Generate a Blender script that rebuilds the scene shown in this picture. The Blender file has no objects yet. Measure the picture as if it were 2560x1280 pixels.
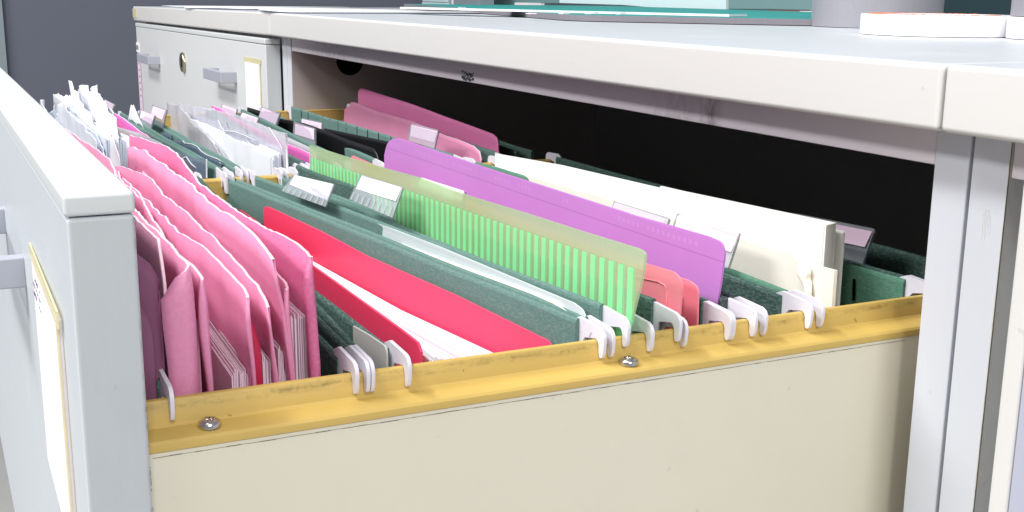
import bpy, bmesh, math, random
from mathutils import Vector, Matrix, noise
R = random.Random(7)
SC = bpy.context.scene
COL = SC.collection

# ------------------------------------------------------------------ helpers
def lin(c):
    return c / 12.92 if c <= 0.04045 else ((c + 0.055) / 1.055) ** 2.4
def hexc(h, k=1.0):
    h = h.lstrip('#')
    return tuple(lin(int(h[i:i + 2], 16) / 255) * k for i in (0, 2, 4)) + (1,)

class G:
    """small node-graph helper"""
    def __init__(s, name):
        s.m = bpy.data.materials.new(name); s.m.use_nodes = True
        s.n = s.m.node_tree.nodes; s.l = s.m.node_tree.links
        s.b = s.n['Principled BSDF']; s.out = s.n['Material Output']
        s.tc = s.n.new('ShaderNodeTexCoord')
    def node(s, t, **kw):
        x = s.n.new(t)
        for k, v in kw.items():
            if k in x.inputs.keys() if hasattr(x.inputs, 'keys') else False: x.inputs[k].default_value = v
            else: setattr(x, k, v)
        return x
    def noise(s, scale, detail=4, rough=0.6, coord='Object', stretch=None):
        t = s.n.new('ShaderNodeTexNoise'); t.inputs['Scale'].default_value = scale
        t.inputs['Detail'].default_value = detail; t.inputs['Roughness'].default_value = rough
        src = s.tc.outputs[coord]
        if stretch:
            mp = s.n.new('ShaderNodeMapping'); mp.inputs['Scale'].default_value = stretch
            s.l.new(src, mp.inputs['Vector']); src = mp.outputs['Vector']
        s.l.new(src, t.inputs['Vector'])
        return t.outputs['Fac']
    def ramp(s, fac, stops):
        r = s.n.new('ShaderNodeValToRGB'); e = r.color_ramp.elements
        while len(e) < len(stops): e.new(0.5)
        for el, (p, c) in zip(e, stops): el.position = p; el.color = c
        s.l.new(fac, r.inputs['Fac']); return r.outputs['Color']
    def mix(s, fac, a, b, mode='MIX'):
        m = s.n.new('ShaderNodeMix'); m.data_type = 'RGBA'; m.blend_type = mode
        for sock, v in ((m.inputs[0], fac), (m.inputs[6], a), (m.inputs[7], b)):
            if isinstance(v, (int, float)): sock.default_value = v
            elif isinstance(v, tuple): sock.default_value = v
            else: s.l.new(v, sock)
        return m.outputs[2]
    def math(s, op, a, b=0.0, c=None):
        m = s.n.new('ShaderNodeMath'); m.operation = op
        for i, v in enumerate((a, b) if c is None else (a, b, c)):
            if isinstance(v, (int, float)): m.inputs[i].default_value = v
            else: s.l.new(v, m.inputs[i])
        return m.outputs[0]
    def bump(s, fac, strength=0.2, dist=0.0005):
        b = s.n.new('ShaderNodeBump'); b.inputs['Strength'].default_value = strength
        b.inputs['Distance'].default_value = dist
        s.l.new(fac, b.inputs['Height']); s.l.new(b.outputs['Normal'], s.b.inputs['Normal'])
    def color(s, c):
        if isinstance(c, tuple): s.b.inputs['Base Color'].default_value = c
        else: s.l.new(c, s.b.inputs['Base Color'])
    def rough(s, v):
        if isinstance(v, (int, float)): s.b.inputs['Roughness'].default_value = v
        else: s.l.new(v, s.b.inputs['Roughness'])

def dk(c, k): return tuple(x * k for x in c[:3]) + (1,)
def plain(name, hx, rough=0.5, var=0.08, scale=60, bump=0.0, bscale=800, metal=0.0, spec=0.5, alpha=1.0, stretch=None, speck=0.0, transl=0.0):
    g = G(name); c = hexc(hx)
    col = g.mix(g.noise(scale, 5, 0.6, stretch=stretch), dk(c, 1 - var), dk(c, 1 + var))
    if speck:
        f = g.ramp(g.noise(bscale * 0.35, 2, 0.5), [(0.70, (0, 0, 0, 1)), (0.78, (1, 1, 1, 1))])
        col = g.mix(g.math('MULTIPLY', f, speck), col, dk(c, 0.45))
    g.color(col); g.rough(rough)
    g.b.inputs['Metallic'].default_value = metal
    g.b.inputs['Specular IOR Level'].default_value = spec
    if bump: g.bump(g.noise(bscale, 3, 0.6, stretch=stretch), bump)
    if alpha < 1: g.b.inputs['Alpha'].default_value = alpha
    if transl:
        tr = g.n.new('ShaderNodeBsdfTranslucent'); g.l.new(col, tr.inputs['Color'])
        mx = g.n.new('ShaderNodeMixShader'); mx.inputs[0].default_value = transl
        g.l.new(g.b.outputs[0], mx.inputs[1]); g.l.new(tr.outputs[0], mx.inputs[2]); g.l.new(mx.outputs[0], g.out.inputs[0])
    return g.m

M = {}
def laminate(name, hx, grain=(3, 220, 220), var=0.05, rough=0.42, dirt=0.25):
    g = G(name); c = hexc(hx)
    col = g.mix(g.noise(6, 6, 0.7, stretch=grain), dk(c, 1 - var), dk(c, 1 + var))
    d = g.ramp(g.noise(14, 6, 0.72), [(0.56, (0, 0, 0, 1)), (0.75, (1, 1, 1, 1))])
    col = g.mix(g.math('MULTIPLY', d, dirt), col, dk(c, 0.8))
    s = g.ramp(g.noise(150, 2, 0.4), [(0.745, (0, 0, 0, 1)), (0.77, (1, 1, 1, 1))])
    col = g.mix(g.math('MULTIPLY', s, 0.32), col, dk(c, 0.6))
    g.color(col); g.rough(g.math('ADD', g.math('MULTIPLY', d, 0.15), rough))
    g.bump(g.noise(9, 5, 0.7, stretch=grain), 0.06)
    return g.m
M['top'] = laminate('desk_laminate', '#cacfd6', (2, 140, 140), 0.035, 0.36, 0.12)
M['edge'] = laminate('white_edge_band', '#cfcecd', (1.5, 60, 60), 0.015, 0.5, 0.08)
M['apron'] = laminate('apron_board', '#d8d2d8', (2, 60, 60), 0.03, 0.6, 0.3)
def apron():
    g = G('stained_apron_board'); c = hexc('#d3ccd3')
    col = g.mix(g.noise(8, 5, 0.7, stretch=(2, 60, 60)), dk(c, 0.95), dk(c, 1.05))
    sep = g.n.new('ShaderNodeSeparateXYZ'); g.l.new(g.tc.outputs['Object'], sep.inputs[0])
    k = None
    for x0, w_, st_ in ((0.29082, 0.012, 0.75), (0.26380, 0.03, 0.3), (-0.29560, 0.10, 0.35)):
        d = g.math('SUBTRACT', 1.0, g.math('MULTIPLY', g.math('ABSOLUTE', g.math('SUBTRACT', sep.outputs['X'], x0)), 1.0 / w_))
        d = g.math('MULTIPLY', g.math('MAXIMUM', d, 0.0), st_)
        k = d if k is None else g.math('MAXIMUM', k, d)
    n = g.ramp(g.noise(120, 6, 0.75, stretch=(1, 1, 0.6)), [(0.40, (0, 0, 0, 1)), (0.62, (1, 1, 1, 1))])
    col = g.mix(g.math('MULTIPLY', k, n), col, hexc('#5c5250'))
    s = g.ramp(g.noise(260, 2, 0.4), [(0.745, (0, 0, 0, 1)), (0.77, (1, 1, 1, 1))])
    col = g.mix(g.math('MULTIPLY', s, 0.5), col, dk(c, 0.4))
    g.color(col); g.rough(0.6)
    return g.m
M['apron'] = apron()
M['stile'] = laminate('carcass_board', '#c7cad2', (60, 60, 2), 0.02, 0.5, 0.2)
M['inner'] = laminate('inner_board', '#b5b0ae', (60, 2, 60), 0.03, 0.65, 0.25)
M['front'] = laminate('drawer_front_board', '#c9cfd5', (4, 4, 160), 0.035, 0.4, 0.15)
M['front_edge'] = laminate('drawer_front_edge', '#bdc2c5', (100, 100, 4), 0.03, 0.5, 0.3)
M['closed_front'] = laminate('closed_front_board', '#cfd1d3', (4, 4, 120), 0.02, 0.5, 0.15)
M['cap'] = laminate('white_cap_strip', '#cfd3d4', (2, 80, 80), 0.02, 0.4, 0.2)
M['cream'] = laminate('cream_hardboard', '#ded9c5', (10, 8, 8), 0.03, 0.38, 0.25)
M['dark'] = plain('shade_dark_interior', '#474747', 0.9, 0.1, 20, spec=0.1)  # darkness of the unlit interior put into the colour
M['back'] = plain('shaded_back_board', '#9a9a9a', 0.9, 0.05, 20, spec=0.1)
M['black_hole'] = plain('black_void', '#050505', 0.9, spec=0.0)
M['wall'] = plain('slate_wall_paint', '#6a6e7c', 0.8, 0.03, 6, 0.05, 300)
M['floor'] = plain('floor_vinyl', '#a9a9a8', 0.5, 0.06, 12)
M['grey_plastic'] = plain('grey_handle_plastic', '#a6a9b4', 0.35, 0.03, 40)
M['chrome'] = plain('steel_screw', '#c9c6c2', 0.22, 0.1, 300, metal=1.0)
M['brass'] = plain('lock_metal', '#b9b39c', 0.3, 0.2, 300, metal=1.0)
M['label'] = plain('label_paper', '#f6eef6', 0.7, 0.02, 200)
M['labelp'] = plain('pinkish_label_paper', '#e8cbe2', 0.7, 0.02, 200)
M['tape'] = plain('yellowed_tape', '#e6dfb0', 0.35, 0.12, 90, alpha=0.6)
M['ink'] = plain('grey_ink', '#5a5a66', 0.8)
M['worn'] = plain('worn_dark_edge', '#7a7468', 0.9, 0.3, 900)
M['scuff'] = plain('scuffed_grey', '#aaacab', 0.8, 0.2, 900)
M['hook'] = plain('white_enamel_hook', '#dcdae5', 0.4, 0.03, 120, speck=0.8, bscale=900)
M['white_sheet'] = plain('white_paper', '#f3f5fa', 0.75, 0.03, 60, 0.15, 90, transl=0.2)
M['blue_white'] = plain('bluish_paper', '#dfe6f4', 0.7, 0.04, 60, 0.1, 90, transl=0.2)
M['page_edge'] = plain('page_edges', '#f0d9e9', 0.8, 0.16, 900, stretch=(1, 1, 0.05))
M['pink_page'] = plain('pink_lit_page', '#fbeef6', 0.75, 0.08, 300, transl=0.2)
M['torn'] = plain('torn_paper_edge', '#f5dce8', 0.9, 0.15, 500)
M['cream_board'] = plain('cream_cardboard', '#f9f8f5', 0.55, 0.02, 40, 0.06, 300)
M['cream_dirty'] = plain('cream_cardboard_aged', '#f0ebe0', 0.6, 0.06, 60, 0.1, 300)
M['red'] = plain('red_plastic', '#ff5581', 0.38, 0.02, 60, 0.03, 500, transl=0.3)
M['red_dark'] = plain('dark_red_card', '#b81d48', 0.5, 0.04, 60)
M['salmon'] = plain('salmon_plastic', '#fa93a3', 0.4, 0.03, 60, 0.03, 400, transl=0.15)
M['black_sheet'] = plain('black_plastic', '#101012', 0.4, 0.1, 50)
M['grey_stack'] = plain('grey_board_stack', '#a9a7ab', 0.6, 0.1, 300)
M['teal_mat'] = plain('teal_mat_top', '#2f9c98', 0.5, 0.07, 60)
M['mat_core'] = plain('mat_grey_core', '#77747c', 0.7, 0.1, 200)
M['silver_tape'] = plain('silver_cloth_tape', '#9d9ca4', 0.38, 0.06, 500, 0.25, 900, metal=0.25, stretch=(1, 1, 0.25))
M['white_tape'] = plain('white_tape_roll', '#f4f2f6', 0.35, 0.01, 40)
M['orange'] = plain('orange_print', '#e8743a', 0.6)
M['teal_glass'] = plain('teal_frosted_pane', '#7fa2a4', 0.35, 0.08, 5)
M['pale_pane'] = plain('pale_acrylic', '#d3ebee', 0.4, 0.02, 30)
M['dark_teal'] = plain('dark_teal_panel', '#22393f', 0.5, 0.06, 8)
M['grey_box'] = plain('grey_cabinet', '#8f9ba2', 0.5, 0.06, 10)
M['dark_box'] = plain('dark_grey_box', '#48535a', 0.5, 0.1, 20)
M['red_box'] = plain('red_box_card', '#9c3a2c', 0.6, 0.1, 60)
M['door_grey'] = plain('lavender_grey_face', '#a9acbe', 0.45, 0.03, 20)

def felt(name, hx):
    g = G(name); c = hexc(hx)
    col = g.mix(g.noise(45, 6, 0.7), dk(c, 0.93), dk(c, 1.07))
    f = g.noise(1500, 2, 0.5, stretch=(0.35, 1, 1))
    col = g.mix(g.ramp(f, [(0.4, (0, 0, 0, 1)), (0.72, (0.55,) * 3 + (1,))]), col, dk(hexc('#a9bdb6'), 0.55))
    g.color(col); g.rough(0.85); g.b.inputs['Specular IOR Level'].default_value = 0.2
    g.bump(g.noise(1300, 3, 0.6), 0.2)
    return g.m
M['felt'] = felt('green_grey_card', '#587a74')
M['felt_dark'] = felt('dark_green_card', '#37564f')
M['felt_blue'] = felt('blue_black_card', '#2e363c')
M['felt_green'] = felt('grass_green_card', '#4a7f68')

def pinkmat(name, hx):
    g = G(name); c = hexc(hx)
    col = g.mix(g.noise(18, 6, 0.65), dk(c, 0.86), dk(c, 1.12))
    col = g.mix(g.math('MULTIPLY', g.ramp(g.noise(900, 3, 0.6), [(0.45, (0, 0, 0, 1)), (0.8, (1, 1, 1, 1))]), 0.28), col, hexc('#f7c9e2'))
    cr = g.n.new('ShaderNodeTexVoronoi'); cr.feature = 'DISTANCE_TO_EDGE'; cr.inputs['Scale'].default_value = 26
    wv = g.mix(0.12, g.tc.outputs['Object'], g.noise(30, 3, 0.6)); g.l.new(wv, cr.inputs['Vector'])
    cf_ = g.ramp(cr.outputs['Distance'], [(0.0, (1, 1, 1, 1)), (0.012, (0, 0, 0, 1))])
    cf_ = g.math('MULTIPLY', cf_, g.ramp(g.noise(14, 3, 0.6), [(0.5, (0, 0, 0, 1)), (0.68, (1, 1, 1, 1))]))
    col = g.mix(g.math('MULTIPLY', cf_, 0.10), col, hexc('#f8dcea'))
    g.color(col); g.rough(0.5); g.bump(g.math('ADD', g.math('MULTIPLY', g.noise(700, 4, 0.6), 0.5), g.math('MULTIPLY', g.noise(70, 5, 0.7), 1.6)), 0.25)
    tr = g.n.new('ShaderNodeBsdfTranslucent'); g.l.new(col, tr.inputs['Color'])
    mx = g.n.new('ShaderNodeMixShader'); mx.inputs[0].default_value = 0.16
    g.l.new(g.b.outputs[0], mx.inputs[1]); g.l.new(tr.outputs[0], mx.inputs[2]); g.l.new(mx.outputs[0], g.out.inputs[0])
    return g.m
M['pink'] = pinkmat('pink_card', '#ec98bf')
M['pink_deep'] = pinkmat('deep_pink_card', '#d9709f')
M['magenta'] = pinkmat('magenta_card', '#ec6cc4')
M['maroon'] = plain('mauve_card', '#83506f', 0.6, 0.06, 50, 0.1, 500)
M['rose'] = pinkmat('rose_card', '#f489c3')
M['pink_shadow'] = pinkmat('shaded_pink_card', '#c98aa6')  # darker copy of the pink card, shade put into its colour

def yellow():
    g = G('yellow_enamel_rail'); c = hexc('#c7a95c')
    col = g.mix(g.noise(25, 5, 0.6), dk(c, 0.93), dk(c, 1.07))
    # grime rubbed along the top of the lip, where the hooks slide
    sep = g.n.new('ShaderNodeSeparateXYZ'); g.l.new(g.tc.outputs['Object'], sep.inputs[0])
    z = sep.outputs['Z']
    band = g.math('SUBTRACT', 1.0, g.math('MULTIPLY', g.math('ABSOLUTE', g.math('SUBTRACT', z, 0.6754)), 480.0))
    gr = g.ramp(g.noise(60, 6, 0.75, stretch=(1, 1, 5)), [(0.42, (0, 0, 0, 1)), (0.60, (1, 1, 1, 1))])
    fine = g.ramp(g.noise(500, 4, 0.7), [(0.35, (0.2, 0.2, 0.2, 1)), (0.7, (1, 1, 1, 1))])
    cl = g.n.new('ShaderNodeClamp'); g.l.new(band, cl.inputs[0])
    k = g.math('MULTIPLY', g.math('MULTIPLY', cl.outputs[0], gr), fine)
    col = g.mix(g.math('MULTIPLY', k, 0.9), col, hexc('#6b5526'))
    sp = g.ramp(g.noise(320, 2, 0.5), [(0.755, (0, 0, 0, 1)), (0.775, (1, 1, 1, 1))])
    col = g.mix(g.math('MULTIPLY', sp, 0.6), col, hexc('#5c4a22'))
    g.color(col); g.rough(0.5); g.bump(g.noise(220, 3, 0.6), 0.05)
    return g.m
M['yellow'] = yellow()

def clear(name, hx, opacity, rough=0.15, var=0.1, frost=0.0, coord_scale=40):
    """thin plastic film: see-through mixed with a tinted, slightly milky gloss"""
    g = G(name); c = hexc(hx)
    col = g.mix(g.noise(coord_scale, 4, 0.6), dk(c, 1 - var), dk(c, 1 + var))
    g.color(col); g.rough(rough)
    tp = g.n.new('ShaderNodeBsdfTransparent'); tp.inputs['Color'].default_value = (0.95, 0.95, 0.96, 1)
    mx = g.n.new('ShaderNodeMixShader')
    fac = g.math('ADD', g.math('MULTIPLY', g.noise(coord_scale * 0.6, 5, 0.65), frost), opacity - frost * 0.5)
    g.l.new(fac, mx.inputs[0])
    g.l.new(tp.outputs[0], mx.inputs[1]); g.l.new(g.b.outputs[0], mx.inputs[2]); g.l.new(mx.outputs[0], g.out.inputs[0])
    return g.m
M['tab_clear'] = clear('clear_tab_plastic', '#c3cad2', 0.32, 0.12)
M['tab_edge'] = clear('tab_plastic_rim', '#5f646e', 0.75, 0.2)
M['sleeve'] = clear('milky_sleeve', '#e9e8f2', 0.46, 0.25, 0.05, 0.3)
M['blue_sleeve'] = clear('bluish_sleeve', '#6f8096', 0.55, 0.12, 0.08, 0.1)
M['frost_grey'] = clear('frosted_grey_sleeve', '#c9c8d0', 0.8, 0.3)
M['frost_blue'] = clear('frosted_blue_sleeve', '#d7e2e6', 0.88, 0.3, 0.03)
M['rib'] = clear('rib_plastic', '#b9c6c6', 0.5, 0.2)
M['crease'] = clear('white_crease', '#f4f6fb', 0.75, 0.3)

def purple():
    g = G('purple_translucent_plastic'); c = hexc('#d996e3')
    uv = g.n.new('ShaderNodeUVMap'); sep = g.n.new('ShaderNodeSeparateXYZ'); g.l.new(uv.outputs[0], sep.inputs[0])
    col = g.mix(g.noise(9, 5, 0.6), dk(c, 0.88), dk(c, 1.12))
    v = g.math('MULTIPLY', sep.outputs['Y'], -1.0)
    # stitched dots and welded line a little below the top edge
    dot = g.math('MULTIPLY', g.math('GREATER_THAN', g.math('SINE', g.math('MULTIPLY', sep.outputs['X'], 1700.0)), 0.25),
                 g.math('LESS_THAN', g.math('ABSOLUTE', g.math('SUBTRACT', v, 0.0046)), 0.0009))
    line = g.math('LESS_THAN', g.math('ABSOLUTE', g.math('SUBTRACT', v, 0.0082)), 0.00022)
    brk = g.math('GREATER_THAN', g.noise(30, 2), 0.47)
    col = g.mix(g.math('MULTIPLY', g.math('MULTIPLY', dot, brk), 0.35), col, hexc('#e9b9f0'))
    col = g.mix(g.math('MULTIPLY', line, 0.35), col, hexc('#8a4a98'))
    g.color(col); g.rough(0.36); g.bump(g.noise(900, 2, 0.5), 0.05)
    tr = g.n.new('ShaderNodeBsdfTranslucent'); g.l.new(col, tr.inputs['Color'])
    mx = g.n.new('ShaderNodeMixShader'); mx.inputs[0].default_value = 0.3
    g.l.new(g.b.outputs[0], mx.inputs[1]); g.l.new(tr.outputs[0], mx.inputs[2]); g.l.new(mx.outputs[0], g.out.inputs[0])
    return g.m
M['purple'] = purple()

def striped():
    g = G('green_striped_plastic'); uv = g.n.new('ShaderNodeUVMap')
    sep = g.n.new('ShaderNodeSeparateXYZ'); g.l.new(uv.outputs[0], sep.inputs[0])
    u = sep.outputs['X']; v = g.math('MULTIPLY', sep.outputs['Y'], -1.0)
    ph = g.math('FRACT', g.math('DIVIDE', g.math('ADD', u, 0.0044), 0.00654))
    bar_ = g.math('MULTIPLY', g.math('LESS_THAN', ph, 0.54), g.math('GREATER_THAN', v, 0.0072))
    bar_ = g.math('MULTIPLY', bar_, g.math('LESS_THAN', u, 0.3922))
    n = g.noise(10, 5, 0.6)
    film = g.mix(g.ramp(g.math('MULTIPLY', v, 40.0), [(0.0, (0, 0, 0, 1)), (1.0, (1, 1, 1, 1))]), hexc('#cfe6bd'), hexc('#d6e6c4'))
    film = g.mix(g.ramp(n, [(0.5, (0, 0, 0, 1)), (0.75, (1, 1, 1, 1))]), film, hexc('#c4e08e'))
    col = g.mix(bar_, film, hexc('#a2ffbb'))
    dots = g.math('MULTIPLY', g.math('GREATER_THAN', g.math('SINE', g.math('MULTIPLY', u, 2600.0)), 0.1),
                  g.math('LESS_THAN', g.math('ABSOLUTE', g.math('SUBTRACT', v, 0.0038)), 0.0011))
    col = g.mix(g.math('MULTIPLY', dots, 0.3), col, hexc('#e8ecd9'))
    g.color(col); g.rough(0.3); g.bump(g.noise(700, 2, 0.5), 0.06)
    tp = g.n.new('ShaderNodeBsdfTransparent'); tp.inputs['Color'].default_value = (0.86, 0.93, 0.82, 1)
    tl = g.n.new('ShaderNodeBsdfTranslucent'); g.l.new(col, tl.inputs['Color'])
    m2 = g.n.new('ShaderNodeMixShader'); m2.inputs[0].default_value = 0.3
    g.l.new(g.b.outputs[0], m2.inputs[1]); g.l.new(tl.outputs[0], m2.inputs[2])
    mx = g.n.new('ShaderNodeMixShader')
    g.l.new(g.math('MAXIMUM', g.math('ADD', g.math('MULTIPLY', bar_, 0.48), 0.40), g.math('MULTIPLY', g.math('LESS_THAN', v, 0.0068), 0.6)), mx.inputs[0])
    g.l.new(tp.outputs[0], mx.inputs[1]); g.l.new(m2.outputs[0], mx.inputs[2]); g.l.new(mx.outputs[0], g.out.inputs[0])
    return g.m
M['striped'] = striped()

# ------------------------------------------------------------------ objects
def world_of(o):
    v = Vector((0, 0, 0))
    while o is not None: v += o.location; o = o.parent
    return v
def thing(name, label, cat, loc=(0, 0, 0), group=None):
    o = bpy.data.objects.new(name, None); COL.objects.link(o); o.location = loc
    o.empty_display_size = 0.02
    o['label'] = label; o['category'] = cat
    if group: o['group'] = group
    return o
def tag(o, label, cat, group=None):
    o['label'] = label; o['category'] = cat
    if group: o['group'] = group
    return o
def obj(name, verts, faces, mats, parent=None, base=None, smooth=False, fmat=None, uv=None):
    off = world_of(parent) if parent else Vector(base or (0, 0, 0))
    me = bpy.data.meshes.new(name)
    me.from_pydata([tuple(Vector(v) - off) for v in verts], [], faces)
    for m in (mats if isinstance(mats, (list, tuple)) else [mats]): me.materials.append(m)
    if fmat:
        for p, i in zip(me.polygons, fmat): p.material_index = i
    if smooth:
        for p in me.polygons: p.use_smooth = True
    if uv:
        lay = me.uv_layers.new(name='UVMap')
        for lp in me.loops: lay.data[lp.index].uv = uv[lp.vertex_index]
    me.update()
    o = bpy.data.objects.new(name, me); COL.objects.link(o)
    if parent: o.parent = parent
    else: o.location = off
    return o
def bevel(o, w, seg=2):
    b = o.modifiers.new('bevel', 'BEVEL'); b.width = w; b.segments = seg; b.limit_method = 'ANGLE'; b.angle_limit = 0.6
    for p in o.data.polygons: p.use_smooth = True
    o.modifiers.new('wn', 'WEIGHTED_NORMAL').keep_sharp = True
    return o
def solid(o, th, offset=0.0, rim=0):
    s = o.modifiers.new('solid', 'SOLIDIFY'); s.thickness = th; s.offset = offset; s.material_offset_rim = rim
    return o
BF = [(0, 3, 2, 1), (4, 5, 6, 7), (0, 1, 5, 4), (1, 2, 6, 5), (2, 3, 7, 6), (3, 0, 4, 7)]
def bxv(x0, x1, y0, y1, z0, z1):
    return [(x0, y0, z0), (x1, y0, z0), (x1, y1, z0), (x0, y1, z0), (x0, y0, z1), (x1, y0, z1), (x1, y1, z1), (x0, y1, z1)]
def box(name, lim, mat, parent=None, bev=0.0, base=None, seg=2, fmat=None):
    o = obj(name, bxv(*lim), BF, mat, parent, base, fmat=fmat)
    return bevel(o, bev, seg) if bev else o
def boxes(name, lims, mat, parent=None, bev=0.0, base=None):
    v, f = [], []
    for l in lims:
        k = len(v); v += bxv(*l); f += [tuple(i + k for i in q) for q in BF]
    o = obj(name, v, f, mat, parent, base)
    return bevel(o, bev) if bev else o
def prism_y(name, prof, y0, y1, mat, parent=None, base=None, closed=True, smooth=False):
    n = len(prof); v = [(x, y0, z) for x, z in prof] + [(x, y1, z) for x, z in prof]
    f = [(i, (i + 1) % n, n + (i + 1) % n, n + i) for i in range(n if closed else n - 1)]
    if closed: f += [tuple(range(n))[::-1], tuple(range(n, 2 * n))]
    return obj(name, v, f, mat, parent, base, smooth=smooth)
def plate(name, poly, th, mat, parent=None, base=None, bev=0.0):
    """flat outline (list of 3D points in one vertical plane) given real thickness"""
    p = [Vector(q) for q in poly]
    nrm = Vector((0, 0, 0))
    for a, b in zip(p, p[1:] + p[:1]): nrm += a.cross(b)
    nrm.normalize()
    n = len(p); h = nrm * th * 0.5
    v = [q + h for q in p] + [q - h for q in p]
    f = [tuple(range(n)), tuple(range(n, 2 * n))[::-1]] + [((i + 1) % n, i, n + i, n + (i + 1) % n) for i in range(n)]
    o = obj(name, v, f, mat, parent, base)
    return bevel(o, bev) if bev else o
def arcpts(pts, rad_idx):
    return pts

def dedupe(poly, eps=1e-5):
    out = []
    for p in poly:
        if not out or (Vector(p) - Vector(out[-1])).length > eps: out.append(p)
    return out
def sheet(name, top, zb, th, mats, parent=None, base=None, bow=0.0, crump=0.0, rows=10, step=0.006, ref=None, rim=0, seed=0, lean=0.0, fray=0.0, uvref=None):
    """upright sheet: its upper outline `top` (3D points, left end first) hangs down to height zb"""
    t = [Vector(p) for p in top]
    pts = [t[0]]
    for a, b in zip(t, t[1:]):
        k = max(1, int((b - a).length / step))
        for i in range(1, k + 1): pts.append(a.lerp(b, i / k))
    a, b = Vector(uvref[0]) if uvref else t[0], Vector(uvref[1]) if uvref else t[-1]
    dxy = Vector((b.x - a.x, b.y - a.y, 0)); L = dxy.length; dxy.normalize(); nr = Vector((-dxy.y, dxy.x, 0))
    # horizontal position is kept monotone for the lower rows
    s = [(p - a).dot(dxy) for p in pts]
    s0, s1 = min(s), max(s)
    n = len(pts); v, uv = [], []
    for j in range(rows + 1):
        w = (j / rows) ** 1.6
        for i, p in enumerate(pts):
            si = s[i]
            z = p.z + (zb - p.z) * w
            if fray and j == 0:
                z += fray * noise.noise(Vector((si * 260, seed, 0)))
            q = Vector((a.x + dxy.x * si, a.y + dxy.y * si, z))
            off = bow * math.sin(math.pi * min(1, max(0, (si - s0) / max(1e-6, s1 - s0)))) * (1 - 0.6 * w)
            off += lean * (1 - w)
            if crump:
                off += crump * (1 - w * 0.8) * (noise.noise(Vector((si * 34, z * 14, seed * 3.1))) + 0.55 * noise.noise(Vector((si * 90, z * 36, seed + 5))))
            q += nr * off
            v.append(q); uv.append((si, z - (a.z + (b.z - a.z) * si / max(L, 1e-6))))
    f = []
    for j in range(rows):
        for i in range(n - 1):
            f.append((j * n + i, (j + 1) * n + i, (j + 1) * n + i + 1, j * n + i + 1))
    o = obj(name, v, f, mats, parent, base, smooth=True, uv=uv)
    return solid(o, th, 0.0, rim)
def flat(name, poly, th, mats, parent=None, base=None, uvref=None, rim=0):
    """flat polygon with thickness and a (run, drop) UV"""
    p = [Vector(q) for q in poly]
    a, b = (Vector(q) for q in uvref) if uvref else (p[0], p[1])
    dxy = Vector((b.x - a.x, b.y - a.y, 0)); L = dxy.length; dxy.normalize()
    uv = []
    for q in p:
        si = (q - a).dot(dxy); uv.append((si, q.z - (a.z + (b.z - a.z) * si / L)))
    o = obj(name, p, [tuple(range(len(p)))], mats, parent, base, uv=uv)
    return solid(o, th, 0.0, rim)
def rounded(poly, idx, r, k=5):
    """round the listed corners of a polygon"""
    out = []; n = len(poly); P_ = [Vector(q) for q in poly]
    for i, p in enumerate(P_):
        if i in idx:
            a = (P_[i - 1] - p); b = (P_[(i + 1) % n] - p)
            rr = min(r, a.length * .45, b.length * .45)
            a = p + a.normalized() * rr; b = p + b.normalized() * rr
            for j in range(k + 1):
                t = j / k; out.append(a * (1 - t) ** 2 + p * 2 * t * (1 - t) + b * t * t)
        else: out.append(p)
    return out
def curl(name, top, E, Gc, zb, mats, parent=None, base=None, th=0.0009, yl=None, seed=0, mid=None):
    """card folder flap: `top` = upper edge, left to right; Gc = the bend near its right end; E = free edge curling forward"""
    cols = []
    t = [Vector(p) for p in top]; Gv = [Vector(p) for p in Gc]; Ev = [Vector(p) for p in E]
    ROW = 26
    def samp(pl, n):
        L = [0]
        for a, b in zip(pl, pl[1:]): L.append(L[-1] + (b - a).length)
        out = []
        for i in range(n):
            d = L[-1] * (i / (n - 1)); k = 0
            while k < len(L) - 2 and L[k + 1] < d: k += 1
            s = (d - L[k]) / max(1e-9, L[k + 1] - L[k]); out.append(pl[k].lerp(pl[k + 1], min(1, max(0, s))))
        return out
    gcol = samp(Gv + [Vector((Gv[-1].x, Gv[-1].y, zb))], ROW); ecol = samp(Ev + [Vector((Ev[-1].x, Ev[-1].y, zb))], ROW)
    tt = samp(t, 90)
    yb0 = tt[0].y if yl is None else yl
    gy = gcol[-1].y
    for i, p in enumerate(tt):
        w = i / (len(tt) - 1)
        yb = yb0 + (gy - yb0) * w
        near = max(0.0, 1 - (gcol[0].x - p.x) / 0.07)      # the bend carries on a little way into the sheet
        col = []
        for j in range(ROW):
            k = j / (ROW - 1)
            z = p.z + (zb - p.z) * k
            y = p.y + (yb - p.y) * min(1, k * 2.2) ** 0.8
            yg = gcol[j].y - gcol[0].y + p.y
            y = y * (1 - near ** 2) + yg * near ** 2
            y += 0.0024 * noise.noise(Vector((p.x * 15, z * 16, seed))) * (1 - near) + (0.0012 * noise.noise(Vector((p.x * 45, z * 34, seed + 9))))
            if j == 0: z += 0.0007 * noise.noise(Vector((p.x * 55, seed * 2.0, 0.3))) + 0.0005 * noise.noise(Vector((p.x * 230, seed * 2.0, 0.9)))
            col.append(Vector((p.x, y, z)))
        cols.append(col)
    cols.append(gcol)
    for m in (0.35, 0.7, 1.0):
        c = []
        for j in range(ROW):
            q = gcol[j].lerp(ecol[j], m)
            if m < 1: q.x += 0.0012 * (1 - m) * 2
            if m == 1.0: q.y += 0.0004 * noise.noise(Vector((q.z * 240, seed, 1.0)))
            c.append(q)
        cols.append(c)
    v = [q for c in cols for q in c]; f = []
    for i in range(len(cols) - 1):
        for j in range(ROW - 1):
            f.append((i * ROW + j, i * ROW + j + 1, (i + 1) * ROW + j + 1, (i + 1) * ROW + j))
    o = obj(name, v, f, mats, parent, base, smooth=True)
    return solid(o, th, 0.0, 1)

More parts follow.
